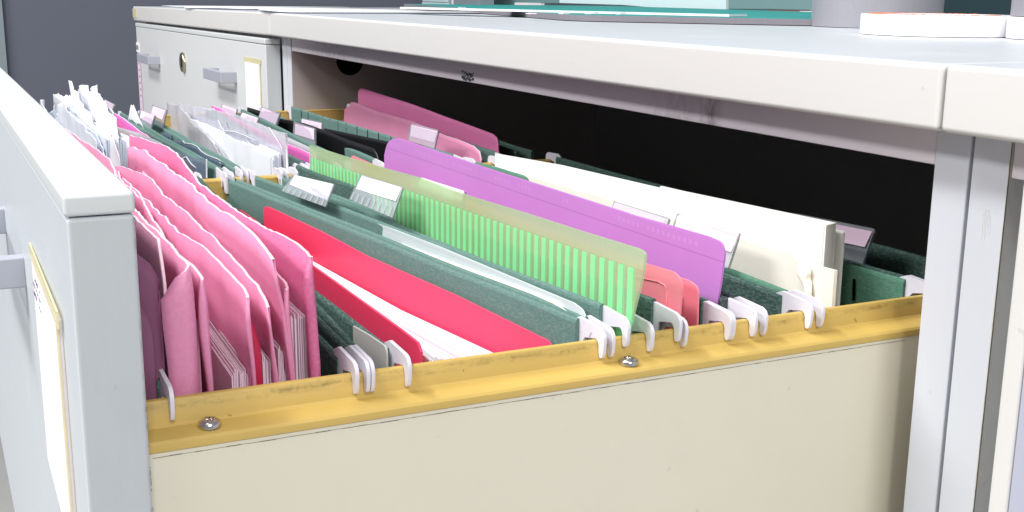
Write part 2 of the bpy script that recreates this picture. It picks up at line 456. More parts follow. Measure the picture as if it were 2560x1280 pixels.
# ------------------------------------------------------------------ dimensions (metres)
W, T, TH, SD = 0.9, 0.01710, 0.02342, 0.01694          # cabinet width, front thickness, top thickness, side board
AP, DO, GP = 0.01472, 0.29986, 0.01907            # apron height, drawer pull-out, front side gap
KO, KC, YAW, TILT = 0.00662, 0.00363, 0.00886, 0.00800
RAIL_N, RAIL_M, RAIL_F, RZ = -0.0405, -0.45, -0.8595, -0.0726
ZF = -0.75

# ------------------------------------------------------------------ setting
wl = obj('wall', [(-2.9, -3, ZF), (-2.9, 3.0, ZF), (-2.9, 3.0, 2.0), (-2.9, -3, 2.0)], [(3, 2, 1, 0)], M['wall']); wl['kind'] = 'structure'
fl = obj('floor', [(-3.5, -3, ZF), (2.5, -3, ZF), (2.5, 3, ZF), (-3.5, 3, ZF)], [(0, 1, 2, 3)], M['floor']); fl['kind'] = 'structure'

tag(box('corner_trim', (-2.8990, -2.885, -0.18430, -0.16630, ZF, 2.0), M['grey_box']), 'thin pale upright trim on the slate wall at the left frame edge', 'trim')

# ------------------------------------------------------------------ cabinets
def yawed(p, y0): return (p[0], p[1] + YAW * p[0], p[2])
def front_panel(parent, x0, x1, y0, y1, zt, zb, yaw=False, matf=None):
    """drawer front with a white cap strip along its upper edge"""
    g = yawed if yaw else (lambda p, _: p)
    v = [g(p, y0) for p in bxv(x0, x1, y0, y1, zb, zt - 0.0062)]
    p = obj('front_panel', v, BF, [matf or M['front'], M['front_edge']], parent, fmat=[0, 0, 0, 1, 0, 1]); bevel(p, 0.0012, 2)
    v = [g(q, y0) for q in bxv(x0 - 0.0004, x1 + 0.0004, y0 - 0.0007, y1 + 0.0002, zt - 0.0058, zt)]
    c = obj('cap_strip', v, BF, M['cap'], parent); bevel(c, 0.0011, 3)
    return p
def handle(parent, xr, zc, y0, length=0.118, yaw=False):
    """D-shaped bar handle of rectangular section"""
    so, th, hh = 0.0185, 0.0072, 0.0064
    xl_ = xr - length
    out = [(xl_, y0 + 0.0005), (xl_, y0 - so), (xr, y0 - so), (xr, y0 + 0.0005), (xr - th, y0 + 0.0005), (xr - th, y0 - so + th * .7), (xl_ + th, y0 - so + th * .7), (xl_ + th, y0 + 0.0005)]
    n = len(out); dy = YAW * xr if yaw else 0
    v = [(x, y + dy, zc - hh) for x, y in out] + [(x, y + dy, zc + hh) for x, y in out]
    # a concave outline: build the faces as quads
    q = [(0, 1, 6, 7), (1, 2, 5, 6), (2, 3, 4, 5)]
    f = [tuple(a[::-1]) for a in q] + [tuple(i + n for i in a) for a in q] + [(i, (i + 1) % n, n + (i + 1) % n, n + i) for i in range(n) if i not in (3, 7)] + [(3, 4, n + 4, n + 3), (7, 0, n, n + 7)]
    o = obj('handle', v, f, M['grey_plastic'], parent)
    return bevel(o, 0.0009, 2)
def scribbles(name, x0, x1, z0, z1, y, rows, parent, seed, h=0.0008, dens=0.6, col='ink'):
    rr = random.Random(seed); L = []
    for r in range(rows):
        z = z1 - (r + 0.5) * (z1 - z0) / rows; x = x0
        while x < x1:
            w = rr.uniform(0.0006, 0.002)
            if rr.random() < dens: L.append((x, min(x1, x + w), y - 0.00015, y, z - h * rr.uniform(.4, 1), z + h * rr.uniform(.2, 1)))
            x += w + 0.0006
    return boxes(name, L, M[col], parent) if L else None

def cabinet(label, x0, dirx=1, loc=None):
    return thing('filing_cabinet', label, 'cabinet', loc or (x0 + W / 2, 0.3, ZF), 'filing cabinets in a row')
def carcass(root, xa, xb, inner='inner'):
    """top board, side boards, apron, back of one unit between xa and xb"""
    t = box('top_board', (xa + 0.0004, xb - 0.0004, -T, 0.60, 0.0, TH), [M['top'], M['edge']], root, 0.0, fmat=[1, 0, 1, 1, 1, 1])
    bevel(t, 0.0022, 3)
    l = box('side_board', (xa + 0.0006, xa + SD, 0.0, 0.58, ZF, -0.0006), [M['stile'], M[inner]], root, 0.0, fmat=[0, 0, 0, 1, 0, 0]); bevel(l, 0.0006, 1)
    r = box('side_board', (xb - SD, xb - 0.0006, 0.0, 0.58, ZF, -0.0006), [M['stile'], M['inner']], root, 0.0, fmat=[0, 0, 0, 0, 0, 1]); bevel(r, 0.0006, 1)
    box('apron', (xa + SD + 0.0003, xb - SD - 0.0003, 0.0008, 0.018, -AP, -0.0006), M['apron'], root, 0.0005)
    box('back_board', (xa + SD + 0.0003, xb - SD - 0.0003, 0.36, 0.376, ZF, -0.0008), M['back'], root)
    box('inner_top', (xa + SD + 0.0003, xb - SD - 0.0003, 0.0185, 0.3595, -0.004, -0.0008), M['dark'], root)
    return l, r

cabC = cabinet('grey white lateral filing cabinet with its top drawer pulled wide open', -W)
L_, R_ = carcass(cabC, -W, 0.0)
# cable hole in the far inner side
n = 24; hc = (-W + SD + 0.0006, 0.062, -0.026)
obj('cable_hole', [(hc[0], hc[1] + 0.0145 * math.cos(a), hc[2] + 0.0145 * math.sin(a)) for a in [2 * math.pi * i / n for i in range(n)]], [tuple(range(n))], M['black_hole'], cabC)
# rubber scuff on the apron
rr = random.Random(3)
boxes('scuff_mark', [(x, x + 0.0012, 0.00045, 0.0008, z - rr.uniform(.0008, .002), z) for x in [-0.45142 + i * 0.0016 for i in range(13)] for z in [-0.0070 - rr.random() * 0.002, -0.0095 - rr.random() * 0.002, -0.0115 - rr.random() * .001]], M['ink'], cabC)
# lower closed drawer front of the same cabinet
box('lower_front_panel', (-W + GP, -GP, -T, -0.001, ZF + 0.06, -0.345), [M['closed_front']], cabC, 0.001)

def sharp(o, ang=0.5):
    for p in o.data.polygons: p.use_smooth = True
    o.data.set_sharp_from_angle(angle=ang); return o
# stains and knocks on the boards
def dashes(name, n, x0, x1, fn, mat, parent, seed, lo, hi):
    rr = random.Random(seed); L = []
    for i in range(n):
        a = rr.uniform(x0, x1); L.append(fn(a, a + rr.uniform(lo, hi) * (1 if x1 > x0 else -1), rr))
    return boxes(name, L, M[mat], parent)
# the open drawer: box sides are the part, its fittings are sub-parts
y0, y1 = -DO + T, 0.088
drw = boxes('drawer', [(-0.0425, -0.0297, y0 + 0.0004, y1, -0.300, -0.0848), (-W + 0.0297, -W + 0.0425, y0 + 0.0004 - 0.008, y1, -0.300, -0.0848),
                       (-W + 0.0428, -0.0428, y0 - 0.004, y1, -0.300, -0.290), (-W + 0.0428, -0.0428, y1 - 0.012, y1 - .0005, -0.2897, -0.10)], M['cream'], cabC, 0.0004)
front_panel(drw, -W + GP, -GP, -DO, -DO + T, -KO, -0.31, yaw=True)
# dark worn line where the cream board's edge has chipped
L = []; yy = y0 + 0.002; rr = random.Random(12)
while yy < 0.006:
    st_ = rr.uniform(0.0015, 0.005); h = rr.choice((0.00005, 0.00007, 0.00009, 0.00013)); z = -0.0862 + rr.uniform(-0.00006, 0.00006)
    L.append((-0.0299, -0.02962, yy, yy + st_, z - h, z + h)); yy += st_
boxes('chipped_edge', L, M['worn'], drw)
rim = [(-0.0424, -0.0860), (-0.0424, -0.0735), (-0.0420, -0.0727), (-0.0412, RZ), (-0.0402, -0.0728), (-0.0397, -0.0735), (-0.0384, -0.0796), (-0.0376, -0.0804), (-0.0366, -0.0806),
       (-0.0312, -0.0812), (-0.0301, -0.0816), (-0.0294, -0.0824), (-0.0292, -0.0834), (-0.0292, -0.0846), (-0.0298, -0.0847), (-0.0310, -0.0830), (-0.0385, -0.0824), (-0.0400, -0.0860)]
sharp(prism_y('rail', rim, y0 + 0.0002, 0.075, M['yellow'], drw))
prism_y('rail', [(-W - x, z) for x, z in rim][::-1], y0 - 0.006, 0.075, M['yellow'], drw)
mid = [(-0.4530, -0.20), (-0.4530, -0.0740), (-0.4522, -0.0730), (-0.4508, RZ), (-0.4492, RZ), (-0.4478, -0.0730), (-0.4470, -0.0740), (-0.4470, -0.20)]
prism_y('rail', mid, y0 - 0.003, 0.075, M['yellow'], drw)
def screw(c, ang):
    n = 20; prof = [(0.0034, 0.0), (0.0035, 0.0008), (0.0032, 0.0016), (0.0024, 0.0022), (0.0012, 0.0025)]
    v, f = [], []
    for r_, h in prof:
        for i in range(n):
            a = 2 * math.pi * i / n; v.append((c[0] + r_ * math.cos(a), c[1] + r_ * math.sin(a), c[2] + h))
    for k in range(len(prof) - 1):
        for i in range(n): f.append((k * n + i, k * n + (i + 1) % n, (k + 1) * n + (i + 1) % n, (k + 1) * n + i))
    # cross recess: the crown is cut by four sunk wedges
    m = len(v); v.append((c[0], c[1], c[2] + 0.0006))
    base_ = (len(prof) - 1) * n
    for i in range(n): f.append((base_ + i, base_ + (i + 1) % n, m))
    k = len(v)
    for b in ((-0.0016, 0.0016, -0.00035, 0.00035), (-0.00035, 0.00035, -0.0016, 0.0016)):
        ca, sa = math.cos(ang), math.sin(ang)
        k = len(v)
        for z in (0.0012, 0.00262):
            for X_, Y_ in ((b[0], b[2]), (b[1], b[2]), (b[1], b[3]), (b[0], b[3])):
                v.append((c[0] + X_ * ca - Y_ * sa, c[1] + X_ * sa + Y_ * ca, c[2] + z))
        f += [tuple(i + k for i in q) for q in BF]
    return obj('screw', v, f, M['chrome'], drw, smooth=True)
screw((-0.0345, -0.2633, -0.0808), 0.4); screw((-0.0345, -0.1180, -0.0808), 0.9)
handle(drw, -0.2000, -0.0668, -DO, 0.125, yaw=True)
# taped label card on the open front
yf = -DO - 0.0008
def card(x0, x1, z0, z1, y, parent, yaw, seed, scr=True):
    dy = YAW * (x0 + x1) / 2 if yaw else 0
    c = box('label_card', (x0, x1, y + dy - 0.0006, y + dy + 0.0012, z0, z1), M['label'], parent)
    boxes('tape_frame', [(x0 - 0.003, x1 + 0.006, y + dy - 0.0009, y + dy - 0.0003, z1 - 0.001, z1 + 0.0042), (x1 - 0.0008, x1 + 0.0024, y + dy - 0.0009, y + dy - 0.0003, z0, z1 - 0.0012)], M['tape'], parent)
    if scr: scribbles('pencil_writing', x0 + 0.004, x0 + 0.034, z1 - 0.0145, z1 - 0.004, y + dy - 0.0008, 3, parent, seed, 0.0007, 0.45)
    return c
card(-0.1505, -0.0560, -0.1285, -0.0495, -DO - 0.0004, drw, True, 5)

# worn rim round the near end of the drawer front
def rimwear(a, b, r_):
    x = -GP + 0.00002; dy = YAW * -GP
    return (x - 0.0004, x + 0.00006, -DO + dy + T - r_.uniform(0.00008, 0.00018), -DO + dy + T - 0.00005, a, b)
dashes('worn_edge', 70, -0.20, -KO - 0.008, rimwear, 'worn', drw, 21, 0.0004, 0.0018)
# cabinet on the left (leans down by half a degree at its far end)
cabL = cabinet('grey white filing cabinet with both drawer fronts shut and a round key lock', -2 * W, loc=(-W, 0.0, 0.0))
cabL['label'] = 'grey white filing cabinet at the far end with shut drawer and round key lock'
carcass(cabL, -2 * W, -W - 0.0006)
fp = front_panel(cabL, -2 * W + GP, -W - GP, -T, -0.0012, -KC, -0.31, matf=M['closed_front'])
box('lower_front_panel', (-2 * W + GP, -W - GP, -T, -0.001, ZF + 0.06, -0.33), [M['closed_front']], cabL, 0.001)
handle(cabL, -1.0545, -0.0515, -T, 0.098); handle(cabL, -1.5600, -0.0560, -T, 0.105)
card(-1.0090, -0.9440, -0.128, -0.0300, -T - 0.0004, cabL, False, 9, scr=False)
n = 20; lc = (-1.3672, -T, -0.0495); v, f = [], []
for r_, h in ((0.0135, 0.0), (0.0138, 0.003), (0.0125, 0.0045), (0.0085, 0.0047), (0.0080, 0.0040)):
    for i in range(n): a = 2 * math.pi * i / n; v.append((lc[0] + r_ * math.cos(a), lc[1] - h, lc[2] + r_ * math.sin(a)))
for k in range(4):
    for i in range(n): f.append((k * n + i, k * n + (i + 1) % n, (k + 1) * n + (i + 1) % n, (k + 1) * n + i))
f.append(tuple(range(4 * n, 5 * n)))
lk = obj('key_lock', v, f, M['brass'], cabL, smooth=True)
box('keyhole', (lc[0] - 0.0012, lc[0] + 0.0012, lc[1] - 0.0046, lc[1] - 0.0036, lc[2] - 0.006, lc[2] + 0.006), M['black_hole'], lk)
st = box('index_strip', (-1.7800, -1.7520, -T - 0.0010, -T + 0.0005, -0.20, -0.0600), M['labelp'], cabL)
boxes('strip_border', [(-1.7510, -1.7490, -T - 0.0012, -T - 0.0003, -0.20, -0.0600), (-1.7805, -1.7490, -T - 0.0013, -T - 0.0003, -0.0600, -0.0560)], M['grey_stack'], cabL)
rr = random.Random(4)
boxes('printed_numbers', [(x, x + 0.0016, -T - 0.0012, -T - 0.0009, z, z + 0.0030) for i in range(12) for z in [-0.0720 - i * 0.0108] for x in ([-1.7695, -1.7650, -1.7605] if i < 6 else [-1.7665])], M['ink'], st)
st = box('number_sticker', (-1.7830, -1.7560, -T - 0.0010, -T + 0.0005, -0.0520, -0.0360), M['label'], cabL)
boxes('sticker_print', [(-1.7800 + i * 0.006, -1.7770 + i * 0.006, -T - 0.0013, -T - 0.0009, -0.0480, -0.0405) for i in range(4)], M['ink'], st)
box('yellowed_sticker', (-1.8000, -1.7600, -T - 0.0010, -T + 0.0004, 0.0050, 0.0195), M['tape'], cabL)
cabL.rotation_euler = (0, -math.atan(TILT), 0)

# cabinet on the right
cabR = cabinet('white filing cabinet at the right edge, cut off by the frame', 0.0)
carcass(cabR, 0.0, W, 'edge')
box('gap_filler_box', (0.0188, 0.0366, 0.012, 0.03, ZF + 0.05, -0.0040), M['front_edge'], cabR)  # box put in so the gap shows a shaded grey
box('door_edge', (0.0372, 0.0448, -T, -0.001, ZF + 0.05, -0.0040), M['edge'], cabR, 0.0012)
box('door_face', (0.0450, W - GP, -T + 0.0006, -0.001, ZF + 0.05, -0.0040), M['door_grey'], cabR, 0.0006)  # front face beyond the pale edge, an even darker grey-blue

L = []; zz = -0.26; rr = random.Random(31)
while zz < -0.005:
    st_ = rr.uniform(0.0006, 0.004); h = rr.choice((0.00002, 0.00004, 0.00005, 0.00008, 0.00014))
    L.append((SD - h, SD + 0.00008, -0.0001, 0.0004, zz, zz + st_)); zz += st_
boxes('worn_edge', L, M['worn'], cabR)
rr = random.Random(5)
sc_ = []
for k in range(7):
    a = 0.0075 + k * 0.00055 + rr.uniform(-.0002, .0002)
    sc_ += [(a + 0.0006 * q / 6, a + 0.0006 * q / 6 + 0.0002, -0.0001, 0.0003, -0.0245 - 0.0022 * q - 0.0022, -0.0245 - 0.0022 * q) for q in range(rr.randint(1, 2), rr.randint(4, 6))]
boxes('paint_scratches', sc_, M['cap'], cabR)

# ------------------------------------------------------------------ hanging folders
def hook(parent, rail, y, side, dz=0.0, slide=0.0, skew=0.0):
    """white steel hook riding over a rail: side=+1 points towards +x"""
    o = [(-0.0175, 0.0030), (-0.0128, 0.0050), (0.0014, 0.0043), (0.0034, 0.0035), (0.0045, 0.0020), (0.0048, 0.0002), (0.0044, -0.0036), (0.0036, -0.0057), (0.0025, -0.0064), (0.0016, -0.0060), (0.0011, -0.0046), (0.0012, -0.0020), (0.0004, -0.0006),
         (-0.0008, 0.0), (-0.0084, -0.0016), (-0.0097, -0.0030), (-0.0112, -0.0080), (-0.0175, -0.0080)]
    poly = [(rail + side * (x + slide + 0.0006), y + skew * x, RZ + 0.0004 + z + dz) for x, z in o]
    if side < 0: poly = poly[::-1]
    return plate('hook', poly, 0.0013, M['hook'], parent, bev=0.00016)
def panel(name, parent, bar, mat, zb=-0.27, notch=None, th=0.0026, fold=0.018, sag=0.0):
    """one card face of a hanging folder, folded over its bar: thick rolled top, thinner below"""
    a, b = Vector(bar[1]), Vector(bar[0])          # left end, right end
    d = (b - a); L = Vector((d.x, d.y, 0)).length; u = Vector((d.x, d.y, 0)).normalized(); nn = Vector((-u.y, u.x, 0))
    h = th / 2
    prof = [(-h * .9, -fold), (-h, -0.0016), (-h * .75, -0.0006), (-h * .3, 0.0), (h * .3, 0.0), (h * .75, -0.0006), (h, -0.0016), (h * .9, -fold), (h * .35, -fold - 0.0006), (h * .35, None), (-h * .35, None), (-h * .35, -fold - 0.0006)]
    NX = 40; v, f = [], []; n = len(prof)
    for i in range(NX + 1):
        s = i / NX; c = a.lerp(b, s)
        w = 0.0007 * noise.noise(Vector((s * 6, a.y * 90, 0))) - sag * math.sin(math.pi * s)
        wy = 0.0008 * noise.noise(Vector((s * 5, 3.3, a.y * 70)))
        for o, z in prof:
            zz = zb if z is None else c.z + z + w
            v.append(c + nn * (o + wy) + Vector((0, 0, zz - c.z)))
    for i in range(NX):
        for k in range(n): f.append((i * n + k, i * n + (k + 1) % n, (i + 1) * n + (k + 1) % n, (i + 1) * n + k))
    f += [tuple(range(n))[::-1], tuple(range(NX * n, NX * n + n))]
    o = obj(name, v, f, mat, parent, smooth=False)
    if notch:
        sl = []
        for s in notch:
            c = a.lerp(b, s) - nn * (h + 0.00012)
            k = 0.0005
            sl.append([c + u * k, c - u * k, c - u * k + Vector((0, 0, -0.0085)), c + u * k + Vector((0, 0, -0.0085))])
        vv = [q for s_ in sl for q in s_]; ff = [tuple(range(4 * i, 4 * i + 4)) for i in range(len(sl))]
        for k in range(len(ff)):
            solid(obj('tab_slot', vv[4 * k:4 * k + 4], [(0, 1, 2, 3)], M['black_hole'], o), 0.0001)
    return o
def hanging(label, fb, bb, fm='felt', bm=None, rails=(RAIL_N, RAIL_M), hooks=(1, 1, 1, 1), dz=(0, 0), notch=(None, None), skews=(0, 0), slides=(0, 0)):
    c = (Vector(fb[0]) + Vector(fb[1]) + Vector(bb[0]) + Vector(bb[1])) / 4
    r = thing('hanging_folder', label, 'folder', (c.x, c.y, -0.27), 'hanging folders on the drawer rails')
    p1 = panel('front_panel', r, fb, M[fm], notch=notch[0]); p2 = panel('back_panel', r, bb, M[bm or fm], notch=notch[1])
    for i, (bar, k) in enumerate(((fb, 0), (bb, 1))):
        sl = (bar[0][1] - bar[1][1]) / (bar[0][0] - bar[1][0])
        yr = bar[0][1] + sl * 0.012; yl_ = bar[1][1] - sl * 0.012
        if hooks[i * 2]: hook(r, rails[0], yr, 1, dz[i], slides[i])
        if hooks[i * 2 + 1]: hook(r, rails[1], yl_, -1, 0)
    return r
def tab(parent, holder, label_, th=0.0012, ribs=0, lean=0.0):
    """clear plastic index tab with its paper insert; points run TL, TR, BR, BL"""
    hp = [Vector(p) for p in holder]
    o = flat('index_tab', rounded(hp, (0, 1), 0.0012, 3), th, [M['tab_clear'], M['tab_edge']], parent, rim=1)
    nrm = (hp[1] - hp[0]).cross(hp[3] - hp[0]).normalized()
    if nrm.y > 0: nrm = -nrm
    lp = [Vector(p) + nrm * (th * 0.5 + 0.0003) for p in label_]
    flat('label_insert', lp, 0.0003, M['labelp' if th > 0.001 else 'label'], o)
    if ribs:
        L = []
        for i in range(ribs):
            s = (i + 0.5) / ribs
            a = hp[3].lerp(hp[2], s); up = hp[0].lerp(hp[1], s) - a
            w = (hp[2] - hp[3]).normalized() * 0.0007
            q = a + up * 0.30
            L += [a - w + nrm * .0009, a + w + nrm * .0009, q + w + nrm * .0009, q - w + nrm * .0009]
        solid(obj('ribs', L, [tuple(range(4 * i, 4 * i + 4)) for i in range(ribs)], M['rib'], o), 0.0004)
    return o

# --- near column -----------------------------------------------------------------
H1F = [(-0.0525, -0.2735, -0.0700), (-0.438, -0.2735, -0.0700)]
H1B = [(-.0525,-.2167,-.0704),(-.438,-.2084,-.0696)]
h1 = hanging('dark green hanging folder next to the open drawer front, holding bulky pink folders', H1F, H1B, 'felt_dark')
H2F = [(-.0525,-.2128,-.069),(-.438,-.1986,-.069)]
H2B = [(-.0525,-.2109,-.0689),(-.438,-.185,-.0689)]
h2 = hanging('empty dark green hanging folder between the pink folders and the red folder', H2F, H2B, 'felt_dark')
H3F = [(-.0525,-.1995,-.0698),(-.438,-.2027,-.0698)]
H3B = [(-.0525,-.1285,-.0679),(-.438,-.1671,-.0716)]
h3 = hanging('green hanging folder spread wide around the bright red folder', H3F, H3B, 'felt_dark', 'felt', notch=((0.62, 0.74), None))
H4F = [(-.0525,-.1249,-.0675),(-.438,-.1629,-.0714)]
H4B = [(-.0525,-.1187,-.0634),(-.438,-.1495,-.0701)]
h4 = hanging('green hanging folder holding a frosted sleeve, two white tabs above it', H4F, H4B, 'felt', dz=(0, 0.003))
H5F = [(-.0525,-.1084,-.0695),(-.438,-.1321,-.0719)]
H5B = [(-.0525,-.0944,-.0723),(-.438,-.1281,-.0719)]
h5 = hanging('green hanging folder just behind the green striped plastic folder', H5F, H5B, 'felt')
H6F = [(-.0525,-.0968,-.0638),(-.438,-.1218,-.0649)]
H6B = [(-.0525,-.0745,-.0668),(-.438,-.098,-.0695)]
h6 = hanging('green hanging folder holding the two salmon pink plastic covers', H6F, H6B, 'felt_dark', 'felt_dark', dz=(0.0022, 0))
H7F = [(-.0525,-.073,-.0671),(-.438,-.092,-.0695)]
H7B = [(-.0525,-.0629,-.0672),(-.438,-.078,-.07)]
h7 = hanging('blue black hanging folder holding the tall purple plastic folder', H7F, H7B, 'felt_dark', 'felt_blue')
H8F = [(-.0525,-.0572,-.0683),(-.438,-.04,-.071)]
H8B = [(-.0525,-.0364,-.0687),(-.438,-.0395,-.0687)]
h8 = hanging('green hanging folder directly behind the purple folder, before the cream covers', H8F, H8B, 'felt_blue', 'felt_dark')
H9F = [(-.0525,-.0302,-.0691),(-.438,-.0126,-.0691)]
H9B = [(-.0525,.0272,-.0692),(-.438,.0039,-.0692)]
h9 = hanging('bright green hanging folder with a vertical slot, holding the cream box covers', H9F, H9B, 'felt_green', 'felt_green')
H10F = [(-.0525,.0297,-.0681),(-.438,.0235,-.0681)]
H10B = [(-.0525,.0597,-.0671),(-.438,.07,-.069)]
h10 = hanging('dark green hanging folder deepest in the near row, behind the cream covers', H10F, H10B, 'felt_dark')
# long vertical slot punched in the bright green card
sl = [(-.0794,.0235,-.0748),(-.079,.0236,-.0742),(-.0783,.0236,-.074),(-.0778,.0236,-.0746),(-.0774,.0237,-.0833),(-.0789,.0236,-.0841)]
flat('long_slot', sl, 0.0002, M['black_hole'], [c for c in h9.children if c.name.startswith('back')][0])

# tabs on the near column
tab(h4, [(-.3566,-.1464,-.0584),(-.2974,-.1404,-.0554),(-.2915,-.1478,-.0663),(-.3555,-.1543,-.0673)], [(-.3536,-.1461,-.0587),(-.299,-.1406,-.0561),(-.2967,-.1449,-.0641),(-.3501,-.1502,-.0632)], 0.0008, 8)
tab(h4, [(-.2891,-.1286,-.0495),(-.237,-.1244,-.0491),(-.2299,-.1329,-.0625),(-.2835,-.1371,-.0616)], [(-.287,-.1284,-.0505),(-.2383,-.1246,-.0495),(-.2355,-.1288,-.0554),(-.284,-.1327,-.0567)], 0.0008, 8)
tab(h5, [(-.2569,-.1085,-.0474),(-.1968,-.1085,-.0459),(-.1946,-.1115,-.0548),(-.2561,-.1115,-.055)], [(-.2513,-.1085,-.0472),(-.1978,-.1085,-.0458),(-.1949,-.111,-.0511),(-.2506,-.111,-.0521)], 0.0008)
tab(h8, [(-.1689,-.044,-.0501),(-.1188,-.0462,-.0495),(-.1135,-.0535,-.0573),(-.1624,-.0513,-.0593)], [(-.1677,-.044,-.051),(-.1211,-.0461,-.0506),(-.1186,-.0502,-.055),(-.1649,-.0482,-.0562)], 0.0012)
tab(h8, [(-.1394,-.0281,-.0519),(-.0932,-.0277,-.0525),(-.0893,-.0357,-.0664),(-.1375,-.0361,-.0708)], [(-.1384,-.0281,-.0532),(-.0936,-.0277,-.054),(-.0914,-.0327,-.0602),(-.1337,-.033,-.0601)], 0.0012)
tab(h10, [(-.1365,.0373,-.0562),(-.0833,.0382,-.0541),(-.083,.0322,-.0696),(-.1329,.0314,-.073)], [(-.1323,.0369,-.0575),(-.084,.0377,-.0555),(-.0842,.0342,-.0623),(-.1318,.0334,-.0645)], 0.0012)

# --- far column ------------------------------------------------------------------
FR = (RAIL_M, RAIL_F)
FA = [(-.462,-.1688,-.0679),(-.8475,-.1806,-.0676)]
FA2 = [(-.462,-.164,-.0692),(-.8475,-.1741,-.0676)]
ha = hanging('green hanging folder beside the white paper bundle, magenta card showing in front', FA, FA2, rails=FR)
FB = [(-.462,-.1561,-.0684),(-.8475,-.1604,-.0683)]
FB2 = [(-.462,-.1524,-.0683),(-.8475,-.1559,-.0683)]
hb = hanging('green hanging folder in front of the milky sleeve full of white papers', FB, FB2, rails=FR)
FC = [(-.462,-.1157,-.0684),(-.8475,-.0936,-.0683)]
FC2 = [(-.462,-.1113,-.0684),(-.8475,-.0886,-.0683)]
hc_ = hanging('green hanging folder right behind the milky sleeve in the far row', FC, FC2, rails=FR)
FD = [(-.462,-.108,-.0686),(-.8475,-.095,-.068)]
FD2 = [(-.462,-.0892,-.0666),(-.8475,-.073,-.068)]
hd = hanging('green hanging folder with a pink card in it, partly behind the striped plastic', FD, FD2, rails=FR)
FE = [(-.462,-.0793,-.0682),(-.8475,-.061,-.068)]
FE2 = [(-.462,-.0589,-.0679),(-.8475,-.04,-.069)]
he = hanging('green hanging folder in the far row in front of the black plastic folder', FE, FE2, rails=FR, notch=(None, (0.42, 0.5, 0.58, 0.66)))
FN = [(-.462,-.0009,-.0672),(-.8475,-.0122,-.0674)]
FN2 = [(-.462,.0331,-.0672),(-.8475,.0518,-.0674)]
hn = hanging('green hanging folder with a row of tab slots, before the two big pink covers', FN, FN2, rails=FR, notch=([0.1, 0.155, 0.21, 0.265, 0.32, 0.375, 0.43, 0.5, 0.565, 0.63, 0.70, 0.78], None))
FZ = [(-0.462, 0.050, -0.0675), (-0.8475, 0.075, -0.0675)]
FZ2 = [(-0.462, 0.062, -0.0675), (-0.8475, 0.085, -0.0675)]
hz = hanging('dark hanging folder in the cabinet shade, last one of the far row', FZ, FZ2, 'felt_dark', rails=FR, hooks=(0, 1, 0, 1))

def ftab(parent, h, l, thin=0.0012): return tab(parent, h, l, thin)
ftab(ha, [(-.9275,-.179,-.0617),(-.8586,-.1769,-.0616),(-.8666,-.1811,-.0713),(-.9144,-.1826,-.0687)], [(-.9157,-.1786,-.0623),(-.8655,-.1771,-.0626),(-.8764,-.1794,-.0708),(-.9174,-.1807,-.0683)])
ftab(ha, [(-.7697,-.1682,-.0582),(-.7035,-.1662,-.0572),(-.7046,-.1702,-.0694),(-.7623,-.172,-.0686)], [(-.7588,-.1679,-.0583),(-.7053,-.1662,-.0577),(-.7088,-.1683,-.0653),(-.759,-.1699,-.0645)])
ftab(hb, [(-.7807,-.1557,-.0554),(-.7132,-.1549,-.0538),(-.7138,-.1589,-.0695),(-.7662,-.1595,-.0695)], [(-.7751,-.1556,-.0563),(-.717,-.155,-.0548),(-.7228,-.157,-.0631),(-.7737,-.1576,-.0632)])
ftab(hd, [(-.847,-.0796,-.0633),(-.7622,-.0845,-.06),(-.7538,-.089,-.0687),(-.8385,-.0841,-.0704)], [(-.84,-.08,-.0634),(-.7644,-.0844,-.0605),(-.7605,-.0866,-.0659),(-.8433,-.0818,-.0687)])
ftab(hd, [(-.7494,-.0832,-.0613),(-.6689,-.0878,-.0586),(-.6655,-.092,-.0671),(-.7405,-.0877,-.0674)], [(-.7436,-.0836,-.0618),(-.6726,-.0876,-.0596),(-.6718,-.0897,-.0638),(-.7431,-.0856,-.0649)])
ftab(he, [(-.7656,-.0609,-.0585),(-.6883,-.0646,-.0569),(-.6914,-.0684,-.0715),(-.7704,-.0647,-.0728)], [(-.7623,-.0611,-.0596),(-.6917,-.0644,-.0589),(-.6984,-.0661,-.0682),(-.7685,-.0628,-.0682)])
ftab(he, [(-.6464,-.0646,-.0598),(-.5749,-.068,-.058),(-.5605,-.0727,-.0718),(-.6352,-.0691,-.0723)], [(-.6394,-.0649,-.0614),(-.5775,-.0678,-.0589),(-.5703,-.0702,-.0664),(-.6334,-.0672,-.0692)])
ftab(he, [(-.6981,-.0433,-.0631),(-.625,-.0469,-.0593),(-.6136,-.0515,-.0748),(-.6859,-.0479,-.0755)], [(-.6952,-.0435,-.0638),(-.6264,-.0468,-.0604),(-.6221,-.049,-.0687),(-.6893,-.0457,-.0715)])
ftab(hn, [(-.5485,.0006,-.0539),(-.4958,.0021,-.0536),(-.4948,-.0019,-.0675),(-.5456,-.0034,-.0665)], [(-.5462,.0006,-.0555),(-.4972,.0021,-.0549),(-.4986,0,-.0633),(-.5439,-.0013,-.0636)])
ftab(hz, [(-.4854,.0555,-.07),(-.4683,.0544,-.0702),(-.4589,.0498,-.0749),(-.4758,.0509,-.0742)], [(-.4838,.0554,-.0707),(-.4683,.0544,-.0708),(-.4635,.0521,-.0742),(-.479,.0531,-.0739)])

